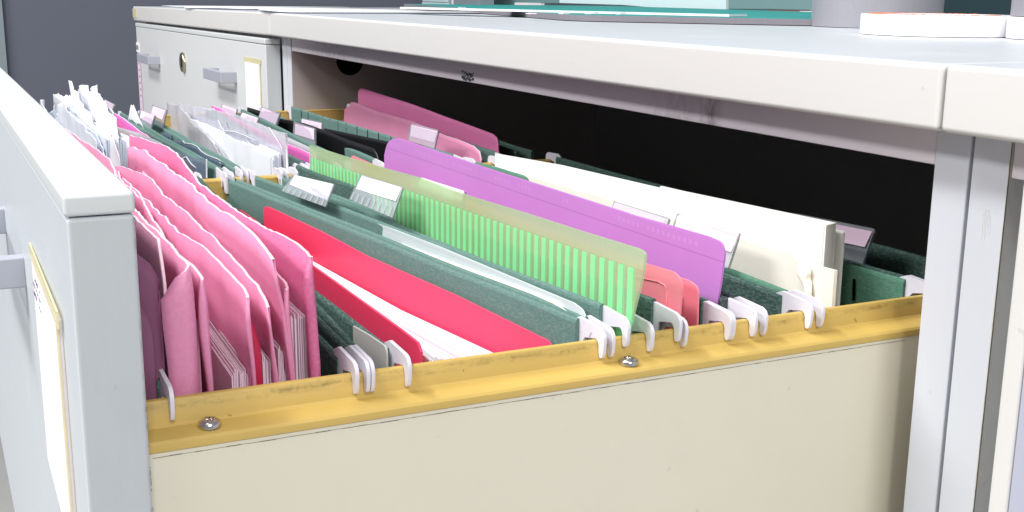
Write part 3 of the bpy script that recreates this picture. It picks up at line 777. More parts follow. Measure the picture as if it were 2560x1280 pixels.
# ------------------------------------------------------------------ pink folders near the front
PK = 'pink card folders standing near the drawer front'
def pinkthing(label, loc=None): return thing('card_folder', label, 'folder', loc, PK)
PM = [M['pink'], M['torn']]
r = pinkthing('pink card folder with a squared folded end, nearest the drawer front', (-0.25, -0.265, -0.25))
curl('cover', [(-.44,-.2607,-.0356),(-.3723,-.2598,-.0339),(-.3136,-.2591,-.0324),(-.261,-.2593,-.0321),(-.2215,-.2611,-.0331),(-.1967,-.262,-.0336),(-.1576,-.2635,-.0345),(-.1352,-.2637,-.0346),(-.1106,-.2639,-.0345),(-.0938,-.2645,-.0349),(-.0708,-.2644,-.0346),(-.0621,-.2647,-.0348),(-.049,-.2646,-.0346)],
     [(-.0495,-.2645,-.0347),(-.0495,-.2681,-.0384),(-.0495,-.2712,-.0402),(-.0495,-.2726,-.0421),(-.0495,-.2728,-.045),(-.0495,-.2727,-.0493),(-.0495,-.2724,-.0554),(-.0495,-.2715,-.0728)][1:], [(-.048,-.2646,-.0347),(-.048,-.264,-.041),(-.048,-.2636,-.0495),(-.048,-.2639,-.0748)], -0.25, PM, r, seed=1, yl=-0.262)
sheet('inner_cover', [(-.43,-.272,-.03),(-.25,-.274,-.034),(-.067,-.276,-.03),(-.0658,-.2749,-.0323),(-.0632,-.2724,-.0362),(-.0614,-.2708,-.0399),(-.0602,-.2697,-.0428)], -0.25, 0.0009, [M['pink_shadow'], M['torn']], r, rim=1, seed=4, fray=0.0008)
sheet('worn_flap', [(-.054,-.2785,-.0308),(-.054,-.2777,-.0318),(-.054,-.2759,-.0335),(-.054,-.2743,-.0351),(-.054,-.2731,-.0377),(-.054,-.2724,-.0397),(-.054,-.2727,-.0434),(-.054,-.2722,-.0522)], -0.25, 0.0009, [M['maroon'], M['torn']], r, rim=1, seed=6, step=0.002)
sheet('short_flap', [(-.05,-.2798,-.0435),(-.05,-.2785,-.0465),(-.05,-.2769,-.0494),(-.05,-.2762,-.0522),(-.05,-.2756,-.0542)], -0.25, 0.0008, [M['maroon'], M['pink_shadow']], r, rim=1, seed=8, step=0.002)

r = pinkthing('pink card folder with a narrow curled end, second from the drawer front', (-0.25, -0.25, -0.25))
curl('cover', [(-.43,-.2352,-.0606),(-.3604,-.24,-.0568),(-.2758,-.2452,-.0517),(-.1802,-.2526,-.0471),(-.1275,-.2563,-.0443),(-.0848,-.2583,-.0412),(-.0631,-.2593,-.0396),(-.0485,-.261,-.0392)],
     [(-.0495,-.2608,-.0395),(-.0495,-.2608,-.0412),(-.0495,-.2618,-.0432),(-.0495,-.2621,-.0462),(-.0495,-.2621,-.0539),(-.0495,-.2613,-.0637),(-.0495,-.2602,-.0752)], [(-.048,-.2609,-.0391),(-.048,-.2605,-.0417),(-.048,-.26,-.0543),(-.048,-.2591,-.0749)], -0.25, PM, r, seed=11)
sheet('torn_flap', [(-.053,-.2628,-.0505),(-.053,-.262,-.0531),(-.053,-.2617,-.0582),(-.053,-.2616,-.0621)], -0.25, 0.0008, [M['pink_shadow'], M['torn']], r, rim=1, seed=12, step=0.001)

r = pinkthing('pink card folder with a thick sheaf of papers slumped in front of it', (-0.25, -0.24, -0.25))
curl('cover', [(-.43,-.2352,-.0613),(-.406,-.2367,-.0609),(-.3274,-.2383,-.0569),(-.2362,-.2417,-.0539),(-.2,-.2426,-.0523),(-.1584,-.2431,-.0497),(-.1257,-.2436,-.0478),(-.1052,-.2447,-.0474),(-.082,-.2453,-.0464),(-.0592,-.2463,-.0458),(-.0485,-.2476,-.0461)],
     [(-.0495,-.2473,-.0464),(-.0495,-.2473,-.0493),(-.0495,-.2478,-.0526),(-.0495,-.2479,-.0568),(-.0495,-.2474,-.0616),(-.0495,-.2461,-.0748)], [(-.048,-.2474,-.046),(-.048,-.2473,-.049),(-.048,-.2471,-.0535),(-.048,-.2467,-.06),(-.048,-.246,-.0741)], -0.25, PM, r, seed=21)
r = pinkthing('pink card folder with a ragged wavy edge, dark red flap beside it', (-0.25, -0.232, -0.25))
curl('cover', [(-.43,-.2353,-.0586),(-.4005,-.2342,-.0549),(-.374,-.2335,-.0529),(-.3478,-.233,-.051),(-.3112,-.233,-.05),(-.2674,-.2343,-.05),(-.2405,-.2341,-.0488),(-.2133,-.2348,-.0488),(-.1986,-.2356,-.0491),(-.1798,-.2357,-.0486),(-.1625,-.2365,-.049),(-.1479,-.2364,-.0484),(-.1251,-.2372,-.0486),(-.1062,-.2376,-.0484),(-.0878,-.2384,-.0487),(-.0707,-.2385,-.0483),(-.0551,-.2402,-.0492),(-.0485,-.2414,-.0498)],
     [(-.0495,-.2411,-.0501),(-.0495,-.241,-.0511),(-.0495,-.2408,-.0559),(-.0495,-.2402,-.0625),(-.0495,-.2391,-.0745)], [(-.048,-.2413,-.0497),(-.048,-.241,-.0529),(-.048,-.2403,-.0621),(-.048,-.2389,-.074)], -0.25, PM, r, seed=31)
sheet('dark_red_flap', [(-.05,-.247,-.0541),(-.05,-.246,-.0546),(-.05,-.2449,-.0573),(-.05,-.2442,-.0606),(-.05,-.2436,-.0629),(-.05,-.2434,-.0746)], -0.25, 0.0008, [M['red_dark'], M['pink']], r, rim=1, seed=33, step=0.001)
r = pinkthing('large pink card folder with a long smooth edge, third from the red folder', (-0.25, -0.23, -0.25))
curl('cover', [(-.43,-.2256,-.0475),(-.4186,-.2256,-.0459),(-.3742,-.226,-.0425),(-.321,-.2281,-.0412),(-.2777,-.2295,-.0397),(-.2287,-.2313,-.0384),(-.2003,-.2324,-.0376),(-.1757,-.2332,-.0368),(-.1382,-.2347,-.0359),(-.1109,-.2354,-.0348),(-.0932,-.2361,-.0343),(-.0779,-.2368,-.0341),(-.0605,-.2383,-.0344),(-.0485,-.2395,-.0348)],
     [(-.0495,-.2392,-.035),(-.0495,-.2396,-.0375),(-.0495,-.2387,-.0405),(-.0495,-.2379,-.0444),(-.0495,-.2368,-.0486),(-.0495,-.2362,-.0535),(-.0495,-.2359,-.0603),(-.0495,-.2353,-.0651),(-.0495,-.2341,-.0753)], [(-.048,-.2393,-.0347),(-.048,-.2388,-.0381),(-.048,-.2378,-.0441),(-.048,-.2368,-.0483),(-.048,-.2361,-.0531),(-.048,-.2357,-.0599),(-.048,-.2351,-.0647),(-.048,-.234,-.0749)], -0.25, PM, r, seed=41)
sheet('stub_flap', [(-.44,-.2262,-.0534),(-.4321,-.2245,-.0527),(-.4294,-.2239,-.0526),(-.41,-.2251,-.0574)], -0.25, 0.0009, PM, r, rim=1, seed=43, step=0.002)
r = pinkthing('small pink card folder with a rounded corner tucked between two large ones', (-0.25, -0.228, -0.25))
curl('cover', [(-.2,-.2211,-.0531),(-.1459,-.2252,-.0493),(-.1017,-.2285,-.0461),(-.0729,-.232,-.0453),(-.0556,-.2342,-.0449),(-.0485,-.2356,-.0449)],
     [(-.0495,-.2353,-.0452),(-.0495,-.2351,-.0475),(-.0495,-.2356,-.0494),(-.0495,-.2361,-.0517),(-.0495,-.236,-.0565),(-.0495,-.2357,-.0644),(-.0495,-.2338,-.0752)], [(-.048,-.2354,-.0448),(-.048,-.2351,-.0478),(-.048,-.2351,-.0504),(-.048,-.2346,-.058),(-.048,-.2334,-.0744)], -0.25, PM, r, seed=51)
r = pinkthing('deep pink card folder with the widest curled end, closest to the red folder', (-0.25, -0.225, -0.25))
curl('cover', [(-.43,-.2266,-.0402),(-.395,-.2256,-.0378),(-.3576,-.2247,-.0357),(-.3257,-.2242,-.0345),(-.2872,-.2236,-.0333),(-.2725,-.2243,-.0339),(-.2472,-.2251,-.0346),(-.2213,-.2262,-.0357),(-.1892,-.2271,-.0365),(-.1646,-.2279,-.0373),(-.1451,-.2285,-.0378),(-.1276,-.2284,-.0375),(-.1173,-.2284,-.0375),(-.0977,-.2276,-.0361),(-.0765,-.2269,-.0347),(-.0617,-.2266,-.0342),(-.0517,-.2269,-.0345),(-.0475,-.2275,-.035)],
     [(-.0495,-.2269,-.0355),(-.0495,-.2268,-.0365),(-.0495,-.2283,-.0389),(-.0495,-.229,-.0435),(-.0495,-.2291,-.047),(-.0495,-.2288,-.0543),(-.0495,-.2287,-.0591),(-.0495,-.2281,-.0752)], [(-.0465,-.2276,-.0348),(-.0465,-.2275,-.0367),(-.0465,-.2271,-.0456),(-.0465,-.2265,-.0563),(-.0465,-.2258,-.0742)], -0.25, [M['pink_deep'], M['torn']], r, seed=61)

# sheaves of paper inside the pink folders
def sheaf(name, label, cat, xn, xf, ya, yb, za, zb_, n, mats, base=None, group=None, seed=0, yfa=None, yfb=None, parent=None):
    """a bundle of n upright sheets between ya and yb at the near end xn"""
    rr = random.Random(seed); v, f, fm = [], [], []
    yfa = ya if yfa is None else yfa; yfb = yb if yfb is None else yfb
    for i in range(n):
        s = (i + 0.5) / n; y = ya + (yb - ya) * s; y2 = yfa + (yfb - yfa) * s
        z = za + (zb_ - za) * s + rr.uniform(-1, 1) * 0.0012; th = abs(yb - ya) / n * 0.40
        x = xn + rr.uniform(-1, 1) * 0.0012; k = len(v)
        wob = rr.uniform(-1, 1) * 0.0006
        NS = 8; ring = []
        for q in range(NS + 1):
            w = q / NS; X_ = x + (xf - x) * w; Yc = y + (y2 - y) * w + wob * math.sin(w * 5)
            zz = z + 0.0008 * noise.noise(Vector((w * 6, i * 0.7, seed)))
            v += [(X_, Yc - th, zz), (X_, Yc + th, zz), (X_, Yc + th, -0.25), (X_, Yc - th, -0.25)]
        for q in range(NS):
            a = k + 4 * q; b = a + 4
            f += [(a, a + 1, b + 1, b), (a + 1, a + 2, b + 2, b + 1), (a + 3, a, b, b + 3)]; fm += [0, 0, 0]
        f += [(k, k + 3, k + 2, k + 1)]; fm += [1]
    o = obj(name, v, f, mats, parent, base or (xn, ya, -0.25), fmat=fm)
    if label: tag(o, label, cat, group)
    return o
SG = 'paper sheaves inside the pink folders'
PG = [M['pink_page'], M['page_edge']]
sheaf('paper_sheaf', 'thick sheaf of pages with a bent top, leftmost between the pink folders', 'papers', -0.058, -0.40, -0.25139, -0.24549, -0.07349, -0.07336, 16, PG, None, SG, 1, -0.243, -0.236)
sheaf('paper_sheaf', 'short thin sheaf of pages next to the dark red flap', 'papers', -0.056, -0.40, -0.24191, -0.23743, -0.06810, -0.07297, 10, PG, None, SG, 2, -0.232, -0.229)
sheaf('paper_sheaf', 'narrow sheaf of pages behind the short one, in a large pink folder', 'papers', -0.056, -0.40, -0.23653, -0.23331, -0.06585, -0.06706, 9, PG, None, SG, 3, -0.228, -0.2265)
sheaf('paper_sheaf', 'tall sheaf of pages inside the deep pink folder nearest the red one', 'papers', -0.056, -0.40, -0.23178, -0.22659, -0.05604, -0.05797, 14, PG, None, SG, 4, -0.2265, -0.2255)

# ------------------------------------------------------------------ red folder with a fan of white sheets
rd = thing('document_folder', 'bright red plastic folder spread open around a fan of white pages', 'folder', (-0.24, -0.17, -0.25))
flat('front_cover', rounded([(-.4348,-.1638,-.0901),(-.4156,-.1652,-.0873),(-.3564,-.1693,-.0837),(-.2108,-.1793,-.0776),(-.0698,-.1891,-.0693),(-.0501,-.1905,-.0685),(-.0471,-.1907,-.0708),(-.0476,-.1907,-.0745),(-.0476,-.1907,-.25),(-.4348,-.1638,-.25)], (0, 5), 0.004), 0.0009, [M['red'], M['red']], rd)
flat('back_cover', rounded([(-.3621,-.1631,-.0762),(-.3517,-.1621,-.0757),(-.2794,-.1548,-.0762),(-.2219,-.1491,-.0782),(-.1349,-.1404,-.0777),(-.0655,-.1334,-.0791),(-.0636,-.1332,-.0801),(-.0636,-.1332,-.25),(-.3621,-.1631,-.25)], (0,), 0.005), 0.0009, [M['red'], M['red']], rd)
# pages: each leans between the covers
pf0 = [Vector(p) for p in [(-.2205,-.1787,-.0807),(-.067,-.1893,-.0712),(-.0445,-.1909,-.0714)]]; pb0 = [Vector(p) for p in [(-.3026,-.1572,-.0943),(-.1873,-.1456,-.0958),(-.1009,-.137,-.0935)]]
v, f = [], []; NP = 30
for i in range(NP):
    s = (i + 0.5) / NP; k = len(v); dz = R.uniform(-0.0026, 0.0012) - 0.004 * math.sin(math.pi * s) * 0.4
    row = []
    for a, b in zip(pf0, pb0):
        c = a.lerp(b, 0.06 + 0.90 * s); row.append(Vector((c.x, c.y, c.z + dz)))
    row = [row[0], row[0].lerp(row[1], .5), row[1], row[1].lerp(row[2], .5), row[2]]
    for c in row:
        v += [(c.x, c.y - 0.00055, c.z), (c.x, c.y + 0.00055, c.z), (c.x, -0.168 + 0.008 * s + 0.0005, -0.25), (c.x, -0.168 + 0.008 * s - 0.0005, -0.25)]
    for q in range(4):
        a = k + 4 * q; b = a + 4
        f += [(a, a + 1, b + 1, b), (a + 1, a + 2, b + 2, b + 1), (a + 3, a, b, b + 3)]
    f += [(k, k + 3, k + 2, k + 1), (k + 16, k + 17, k + 18, k + 19)]
fm_ = []
for i in range(NP): fm_ += [R.choice((0, 0, 1))] * 14
tag(obj('paper_sheaf', v, f, [M['white_sheet'], M['pink_page']], None, (-0.24, -0.17, -0.25), fmat=fm_), 'fanned stack of white pages inside the bright red folder', 'papers')
# grey card slip in front of the red folder
tag(flat('card_slip', rounded([(-.0837,-.2019,-.0702),(-.0666,-.2018,-.069),(-.05,-.2017,-.0685),(-.05,-.2017,-.2),(-.0837,-.2019,-.2)], (2,), 0.003), 0.0007, plain('grey_card_slip', '#b5b5b2', 0.55, 0.05, 60), None, (-0.06, -0.20, -0.2)), 'plain grey card slip leaning before the red folder', 'card')

# ------------------------------------------------------------------ frosted sleeve between the green folders
fs = thing('plastic_sleeve', 'frosted pale blue sleeve with a cream sheet, under the two white tabs', 'sleeve', (-0.24, -0.14, -0.25))
flat('film', rounded([(-.4283,-.1442,-.0762),(-.4182,-.1437,-.0744),(-.399,-.1427,-.0733),(-.3303,-.1392,-.0709),(-.2699,-.1362,-.0683),(-.1739,-.1313,-.0656),(-.0765,-.1264,-.0646),(-.0609,-.1256,-.0644),(-.0546,-.1252,-.0656),(-.0523,-.1251,-.0687),(-.0523,-.1251,-.2),(-.4283,-.1442,-.2)], (0, 8), 0.003), 0.0007, M['frost_blue'], fs)
flat('paper', [(-.2164,-.1343,-.0725),(-.0734,-.1271,-.0668),(-.0565,-.1262,-.0692),(-.0565,-.1262,-.2),(-.2164,-.1343,-.2)], 0.0006, M['cream_dirty'], fs)

# ------------------------------------------------------------------ green striped plastic folder
st = flat('document_folder', rounded([(-.4317,-.1145,-.0517),(-.3585,-.1145,-.0496),(-.2838,-.1145,-.047),(-.2389,-.1145,-.045),(-.2033,-.1145,-.045),(-.1766,-.1145,-.0445),(-.1213,-.1145,-.0426),(-.0785,-.1145,-.0415),(-.0362,-.1145,-.0401),(-.0311,-.1145,-.0406),(-.0323,-.1145,-.049),(-.0405,-.1145,-.072),(-.0405,-.1145,-.2),(-.4317,-.1145,-.2)], (8, 9), 0.006), 0.0010, [M['striped'], M['frost_grey']], None, (-0.24, -0.115, -0.25), uvref=[(-.43,-.1145,-.052),(-.0321,-.1145,-.0402)])
tag(st, 'see-through plastic folder with bright green vertical stripes', 'folder')

# ------------------------------------------------------------------ salmon covers
sm = thing('document_folder', 'salmon pink plastic cover with a pressed outline, right of the striped folder', 'folder', (-0.24, -0.09, -0.25), 'salmon plastic covers')
flat('cover', rounded([(-.4317,-.087,-.0593),(-.3868,-.0873,-.0598),(-.179,-.0889,-.0572),(-.1044,-.0895,-.0558),(-.0692,-.0898,-.0548),(-.0487,-.09,-.0537),(-.0438,-.09,-.0567),(-.0451,-.09,-.0727),(-.0451,-.09,-.2),(-.4317,-.087,-.2)], (0, 5, 6), 0.005), 0.0008, M['salmon'], sm)
vv = [Vector(p) for p in [(-.084,-.0903,-.062),(-.0701,-.0904,-.0608),(-.0595,-.0905,-.0596),(-.0553,-.0905,-.0599),(-.053,-.0905,-.0621),(-.0536,-.0905,-.0692),(-.0542,-.0905,-.0763)]]
def wire(name, pts, r, mat, parent=None, base=None, closed=False):
    n = 6; v, f = [], []; pts = [Vector(p) for p in pts]
    for i, p in enumerate(pts):
        d = (pts[min(i + 1, len(pts) - 1)] - pts[max(i - 1, 0)]).normalized(); a = d.orthogonal().normalized(); b = d.cross(a)
        v += [p + (a * math.cos(2 * math.pi * k / n) + b * math.sin(2 * math.pi * k / n)) * r for k in range(n)]
    for i in range(len(pts) - 1):
        for k in range(n): f.append((i * n + k, i * n + (k + 1) % n, (i + 1) * n + (k + 1) % n, (i + 1) * n + k))
    f += [tuple(range(n)), tuple(range((len(pts) - 1) * n, len(pts) * n))[::-1]]
    return obj(name, v, f, mat, parent, base, smooth=True)
wire('pressed_line', vv, 0.00025, M['salmon'], sm)
sm2 = tag(flat('document_folder', rounded([(-.1544,-.0809,-.0648),(-.0892,-.0797,-.0602),(-.0551,-.0791,-.0594),(-.0494,-.079,-.0609),(-.0491,-.079,-.0747),(-.0491,-.079,-.2),(-.1544,-.0809,-.2)], (2, 3), 0.005), 0.0008, M['salmon'], None, (-0.24, -0.08, -0.25)), 'narrow salmon pink cover showing behind the other salmon one', 'folder', 'salmon plastic covers')
sheaf('board_stack', 'slim grey stack standing between the two salmon covers', 'papers', -0.058, -0.35, -0.08076, -0.07711, -0.06586, -0.06593, 5, [M['grey_stack'], M['grey_stack']], None, None, 9)

# ------------------------------------------------------------------ purple folder
pu = flat('document_folder', rounded([(-.4023,-.0743,-.0565),(-.3979,-.0741,-.0488),(-.3884,-.0739,-.0441),(-.3765,-.0735,-.0428),(-.2646,-.0704,-.0447),(-.1791,-.068,-.0453),(-.1117,-.0661,-.0459),(-.0832,-.0653,-.0455),(-.0636,-.0648,-.0453),(-.0558,-.0646,-.046),(-.0536,-.0645,-.0496),(-.0551,-.0645,-.0606),(-.0569,-.0646,-.0721),(-.0569,-.0646,-.2),(-.4023,-.0743,-.2)], (1, 2, 9, 10), 0.004), 0.0009, [M['purple'], M['purple']], None, (-0.22, -0.08, -0.25), uvref=[(-.383,-.0737,-.043),(-.0574,-.0646,-.0451)])
tag(pu, 'tall translucent purple plastic folder with a rounded corner', 'folder')

# ------------------------------------------------------------------ cream box covers
CG = 'cream cardboard covers in the green folder'
cf = thing('cardboard_cover', 'worn cream cardboard cover with a twisted cord, lowest of the cream boards', 'cover', (-0.23, -0.01, -0.25), CG)
flat('board', [(-.4291,.0133,-.0715),(-.3771,.0097,-.0693),(-.3141,.0053,-.0672),(-.2405,.0002,-.0648),(-.1796,-.004,-.063),(-.119,-.0082,-.0614),(-.0782,-.011,-.0603),(-.0652,-.0119,-.0615),(-.05,-.013,-.0606),(-.05,-.013,-.2),(-.4291,.0133,-.2)], 0.0016, [M['cream_dirty'], M['cream_dirty']], cf)
# crumpled cord twisted round the board
cp = [Vector(p) for p in [(-.072,-.0145,-.0605),(-.0689,-.0147,-.0612),(-.0663,-.0148,-.0626),(-.0665,-.0148,-.0654),(-.0679,-.0147,-.0674),(-.0651,-.0149,-.0688),(-.0632,-.0151,-.071),(-.0634,-.0151,-.0744),(-.0622,-.0151,-.078),(-.0615,-.0152,-.0821)]]
n = 10; v, f = [], []
for i, p in enumerate(cp):
    rr_ = (0.0014, 0.0024, 0.0036, 0.0042, 0.0040, 0.0031, 0.0025, 0.0023, 0.0024, 0.0024)[i]
    for k in range(n):
        a = 2 * math.pi * k / n + i * 0.5
        q = rr_ * (1 + 0.45 * noise.noise(Vector((i * 1.7, math.cos(a) * 2, math.sin(a) * 2))))
        v.append(p + Vector((math.cos(a) * q, math.sin(a) * q * 0.6, 0.3 * q * math.sin(2 * a))))
for i in range(len(cp) - 1):
    for k in range(n): f.append((i * n + k, i * n + (k + 1) % n, (i + 1) * n + (k + 1) % n, (i + 1) * n + k))
f += [tuple(range(n)), tuple(range((len(cp) - 1) * n, len(cp) * n))[::-1]]
cd = obj('twisted_cord', v, f, M['cream_dirty'], cf, smooth=True)
ss = cd.modifiers.new('s', 'SUBSURF'); ss.levels = 2; ss.render_levels = 2
bt = thing('cardboard_cover', 'clean white cardboard box file with a square end, tallest of the cream boards', 'box file', (-0.23, 0.004, -0.25), CG)
c2 = [(-.42,.0126,-.062),(-.3193,.0079,-.0559),(-.2009,.0023,-.0516),(-.0682,-.004,-.0463),(-.0682,-.004,-.2),(-.42,.0126,-.2)]
plate('front_board', c2, 0.0016, M['cream_board'], bt)
c3 = [(-.22,.0156,-.0543),(-.2016,.0152,-.0538),(-.0805,.012,-.0488),(-.0805,.012,-.2),(-.22,.0156,-.2)]
plate('back_board', c3, 0.0016, M['cream_board'], bt)
a, b = Vector(c2[3]), Vector(c3[2])
obj('box_end', [a + Vector((0.0006, 0, 0)), b + Vector((0.0006, 0, 0)), Vector((b.x, b.y, -0.2)), Vector((a.x, a.y, -0.2)), a + Vector((-.002, 0, 0)), b + Vector((-.002, 0, 0)), Vector((b.x - .002, b.y, -0.2)), Vector((a.x - .002, a.y, -0.2))], [(0, 3, 2, 1), (4, 5, 6, 7), (0, 1, 5, 4), (1, 2, 6, 5), (2, 3, 7, 6), (3, 0, 4, 7)], M['cream_board'], bt)
tag(plate('cardboard_cover', [(-.1998,.0141,-.0568),(-.0809,.017,-.0527),(-.0799,.017,-.0534),(-.0799,.017,-.2),(-.1998,.0141,-.2)], 0.0014, M['cream_board'], None, (-0.2, 0.017, -0.25)), 'thin white board just behind the square box file end', 'cover', CG)

# ------------------------------------------------------------------ far row contents
tag(sheet('card_folder', [(-.8493,-.1836,-.0688),(-.8266,-.1829,-.0663),(-.7974,-.182,-.066),(-.7738,-.1813,-.0669),(-.7256,-.1799,-.0686),(-.7047,-.1792,-.0697),(-.676,-.1783,-.0699),(-.6538,-.1777,-.0709),(-.5682,-.1751,-.0716),(-.5177,-.1735,-.0726),(-.5049,-.1731,-.0739)], -0.2, 0.0008, [M['magenta'], M['torn']], None, (-0.65, -0.178, -0.2), rim=1, fray=0.0006, seed=2), 'magenta card folder in front of the first green far folder', 'folder')
tag(sheet('plastic_sleeve', [(-.8068,-.1848,-.0763),(-.7859,-.1842,-.0751),(-.6912,-.1813,-.0698),(-.634,-.1796,-.0685),(-.6069,-.1787,-.0679),(-.6016,-.1786,-.07)], -0.2, 0.0005, M['frost_grey'], None, (-0.7, -0.18, -0.2)), 'frosted grey sleeve with a rounded corner beside the pink folders', 'sleeve', 'clear sleeves in the far row')
s1 = thing('plastic_sleeve', 'bluish clear sleeve with a white perforated edge', 'sleeve', (-0.6, -0.18, -0.2), 'clear sleeves in the far row')
sheet('film', [(-.6362,-.1789,-.0691),(-.6006,-.1779,-.0693),(-.5444,-.1761,-.0674),(-.5083,-.175,-.0663),(-.4644,-.1737,-.062),(-.4644,-.1737,-.073)], -0.2, 0.0004, M['blue_sleeve'], s1)
pe = [Vector(p) for p in [(-.4638,-.1741,-.0619),(-.4664,-.1742,-.0748)]]
boxes('perforated_edge', [(pe[0].x + (pe[1].x - pe[0].x) * k / 9 - 0.0016, pe[0].x + (pe[1].x - pe[0].x) * k / 9 + 0.0016, pe[0].y - 0.0004, pe[0].y, pe[0].z + (pe[1].z - pe[0].z) * (k + 0.75) / 9, pe[0].z + (pe[1].z - pe[0].z) * k / 9) for k in range(9)], M['crease'], s1)
wire('welded_line', [(-.5383,-.1764,-.0712),(-.5238,-.1759,-.0679),(-.5169,-.1757,-.0698),(-.5077,-.1754,-.0714),(-.4972,-.1751,-.0719)], 0.0004, M['crease'], s1)
s2 = thing('plastic_sleeve', 'clear sleeve with a wavy cut edge against the green card', 'sleeve', (-0.6, -0.162, -0.2), 'clear sleeves in the far row')
sheet('film', [(-.7096,-.1624,-.0716),(-.6653,-.1619,-.0681),(-.6616,-.1618,-.0728),(-.6145,-.1613,-.068),(-.6073,-.1612,-.069),(-.5805,-.1609,-.0665),(-.5611,-.1607,-.0662),(-.5494,-.1606,-.068),(-.53,-.1604,-.0684),(-.4966,-.16,-.0669),(-.4872,-.1599,-.067),(-.4872,-.1599,-.073)], -0.2, 0.0004, M['blue_sleeve'], s2)
wire('cut_edge', [(-.6125,-.1617,-.0678),(-.6052,-.1616,-.0687),(-.5786,-.1613,-.0662),(-.5591,-.1611,-.0659),(-.5475,-.161,-.0677),(-.5282,-.1608,-.0681),(-.4948,-.1604,-.0666),(-.4855,-.1603,-.0668)], 0.0003, M['crease'], s2)

# crumpled white bundle at the back left
bund = 'crumpled white papers stuffed behind the drawer front'
PB = [
 ('narrow curled white sheet poking up beside the drawer front', [(-.716,-.2535,-.0447),(-.7066,-.2534,-.0416),(-.682,-.2532,-.0399),(-.6715,-.2531,-.0427),(-.6601,-.253,-.048),(-.6351,-.2528,-.0507),(-.5975,-.2525,-.0533),(-.5274,-.2519,-.0538),(-.4076,-.2509,-.0556)], 'white_sheet'),
 ('bluish white sheet with a thin pointed tip', [(-.7264,-.2471,-.0601),(-.7083,-.2469,-.0532),(-.6749,-.2466,-.0413),(-.6767,-.2467,-.052),(-.6428,-.2464,-.0572),(-.5526,-.2456,-.0551),(-.4437,-.2447,-.061)], 'blue_white'),
 ('white sheet with a broad ragged top, low in the bundle', [(-.7225,-.243,-.0631),(-.7063,-.2429,-.0534),(-.6724,-.2426,-.0431),(-.6346,-.2423,-.0362),(-.6259,-.2422,-.039),(-.6126,-.2421,-.0424),(-.5805,-.2419,-.0423),(-.5461,-.2416,-.0422),(-.4951,-.2412,-.0443),(-.4717,-.241,-.0473),(-.4705,-.241,-.0598)], 'white_sheet'),
 ('bluish crumpled sheet behind the broad ragged one', [(-.7329,-.2391,-.0561),(-.7076,-.2389,-.0457),(-.6686,-.2386,-.0385),(-.6679,-.2386,-.0459),(-.6376,-.2383,-.0401),(-.6367,-.2383,-.0469),(-.5826,-.2379,-.046),(-.5084,-.2373,-.0465),(-.4497,-.2368,-.0573)], 'blue_white'),
 ('white sheet with a tall hooked spike, highest of the bundle', [(-.706,-.2339,-.0585),(-.6873,-.2337,-.0377),(-.6756,-.2336,-.0321),(-.6782,-.2337,-.0277),(-.6878,-.2337,-.0256),(-.6659,-.2336,-.0249),(-.6608,-.2335,-.0295),(-.6318,-.2333,-.0317),(-.6057,-.2331,-.0363),(-.5685,-.2328,-.042),(-.5277,-.2324,-.0466),(-.4459,-.2318,-.0435),(-.4349,-.2317,-.0556)], 'white_sheet'),
 ('white sheet rolled at its top, right of the spike', [(-.6916,-.2278,-.0446),(-.6877,-.2277,-.0335),(-.6693,-.2276,-.0284),(-.6458,-.2274,-.0261),(-.6191,-.2272,-.0247),(-.6143,-.2271,-.0284),(-.5744,-.2268,-.027),(-.551,-.2266,-.029),(-.5222,-.2264,-.0329),(-.4957,-.2262,-.0383),(-.4823,-.2261,-.043),(-.4721,-.226,-.0468),(-.4759,-.226,-.0638)], 'white_sheet'),
 ('white sheet ending in a small torn strip', [(-.6452,-.2244,-.0406),(-.6305,-.2243,-.0304),(-.6119,-.2241,-.0248),(-.5955,-.224,-.0225),(-.5939,-.224,-.0235),(-.6136,-.2241,-.0282),(-.5736,-.2238,-.0287),(-.5371,-.2235,-.0344),(-.5102,-.2233,-.0393),(-.4967,-.2232,-.0445),(-.4722,-.223,-.0456),(-.4569,-.2229,-.0469),(-.4597,-.2229,-.0623)], 'white_sheet')]
for i, (lb, tp, mt) in enumerate(PB):
    o = sheet('crumpled_paper', tp, -0.2, 0.0005, M[mt], None, (tp[-1][0] - 0.1, tp[0][1], -0.2), crump=0.0034, rows=22, step=0.004, seed=i * 1.3)
    tag(o, lb, 'paper', bund)
sheaf('paper_sheaf', 'block of white pages with a square end below the crumpled sheets', 'papers', -0.475, -0.82, -0.23489, -0.22035, -0.04670, -0.04913, 18, [M['white_sheet'], M['blue_white']], None, None, 12)

# torn white corner between tabs
tag(sheet('crumpled_paper', [(-.8053,-.1743,-.0707),(-.7972,-.174,-.0645),(-.7864,-.1737,-.0553),(-.7809,-.1735,-.0563),(-.7746,-.1733,-.0543),(-.7632,-.173,-.0596),(-.7503,-.1726,-.0653),(-.7304,-.172,-.0701)], -0.2, 0.0005, M['white_sheet'], None, (-0.75, -0.174, -0.2), crump=0.001, seed=8), 'torn pointed white corner left of the index tabs', 'paper')

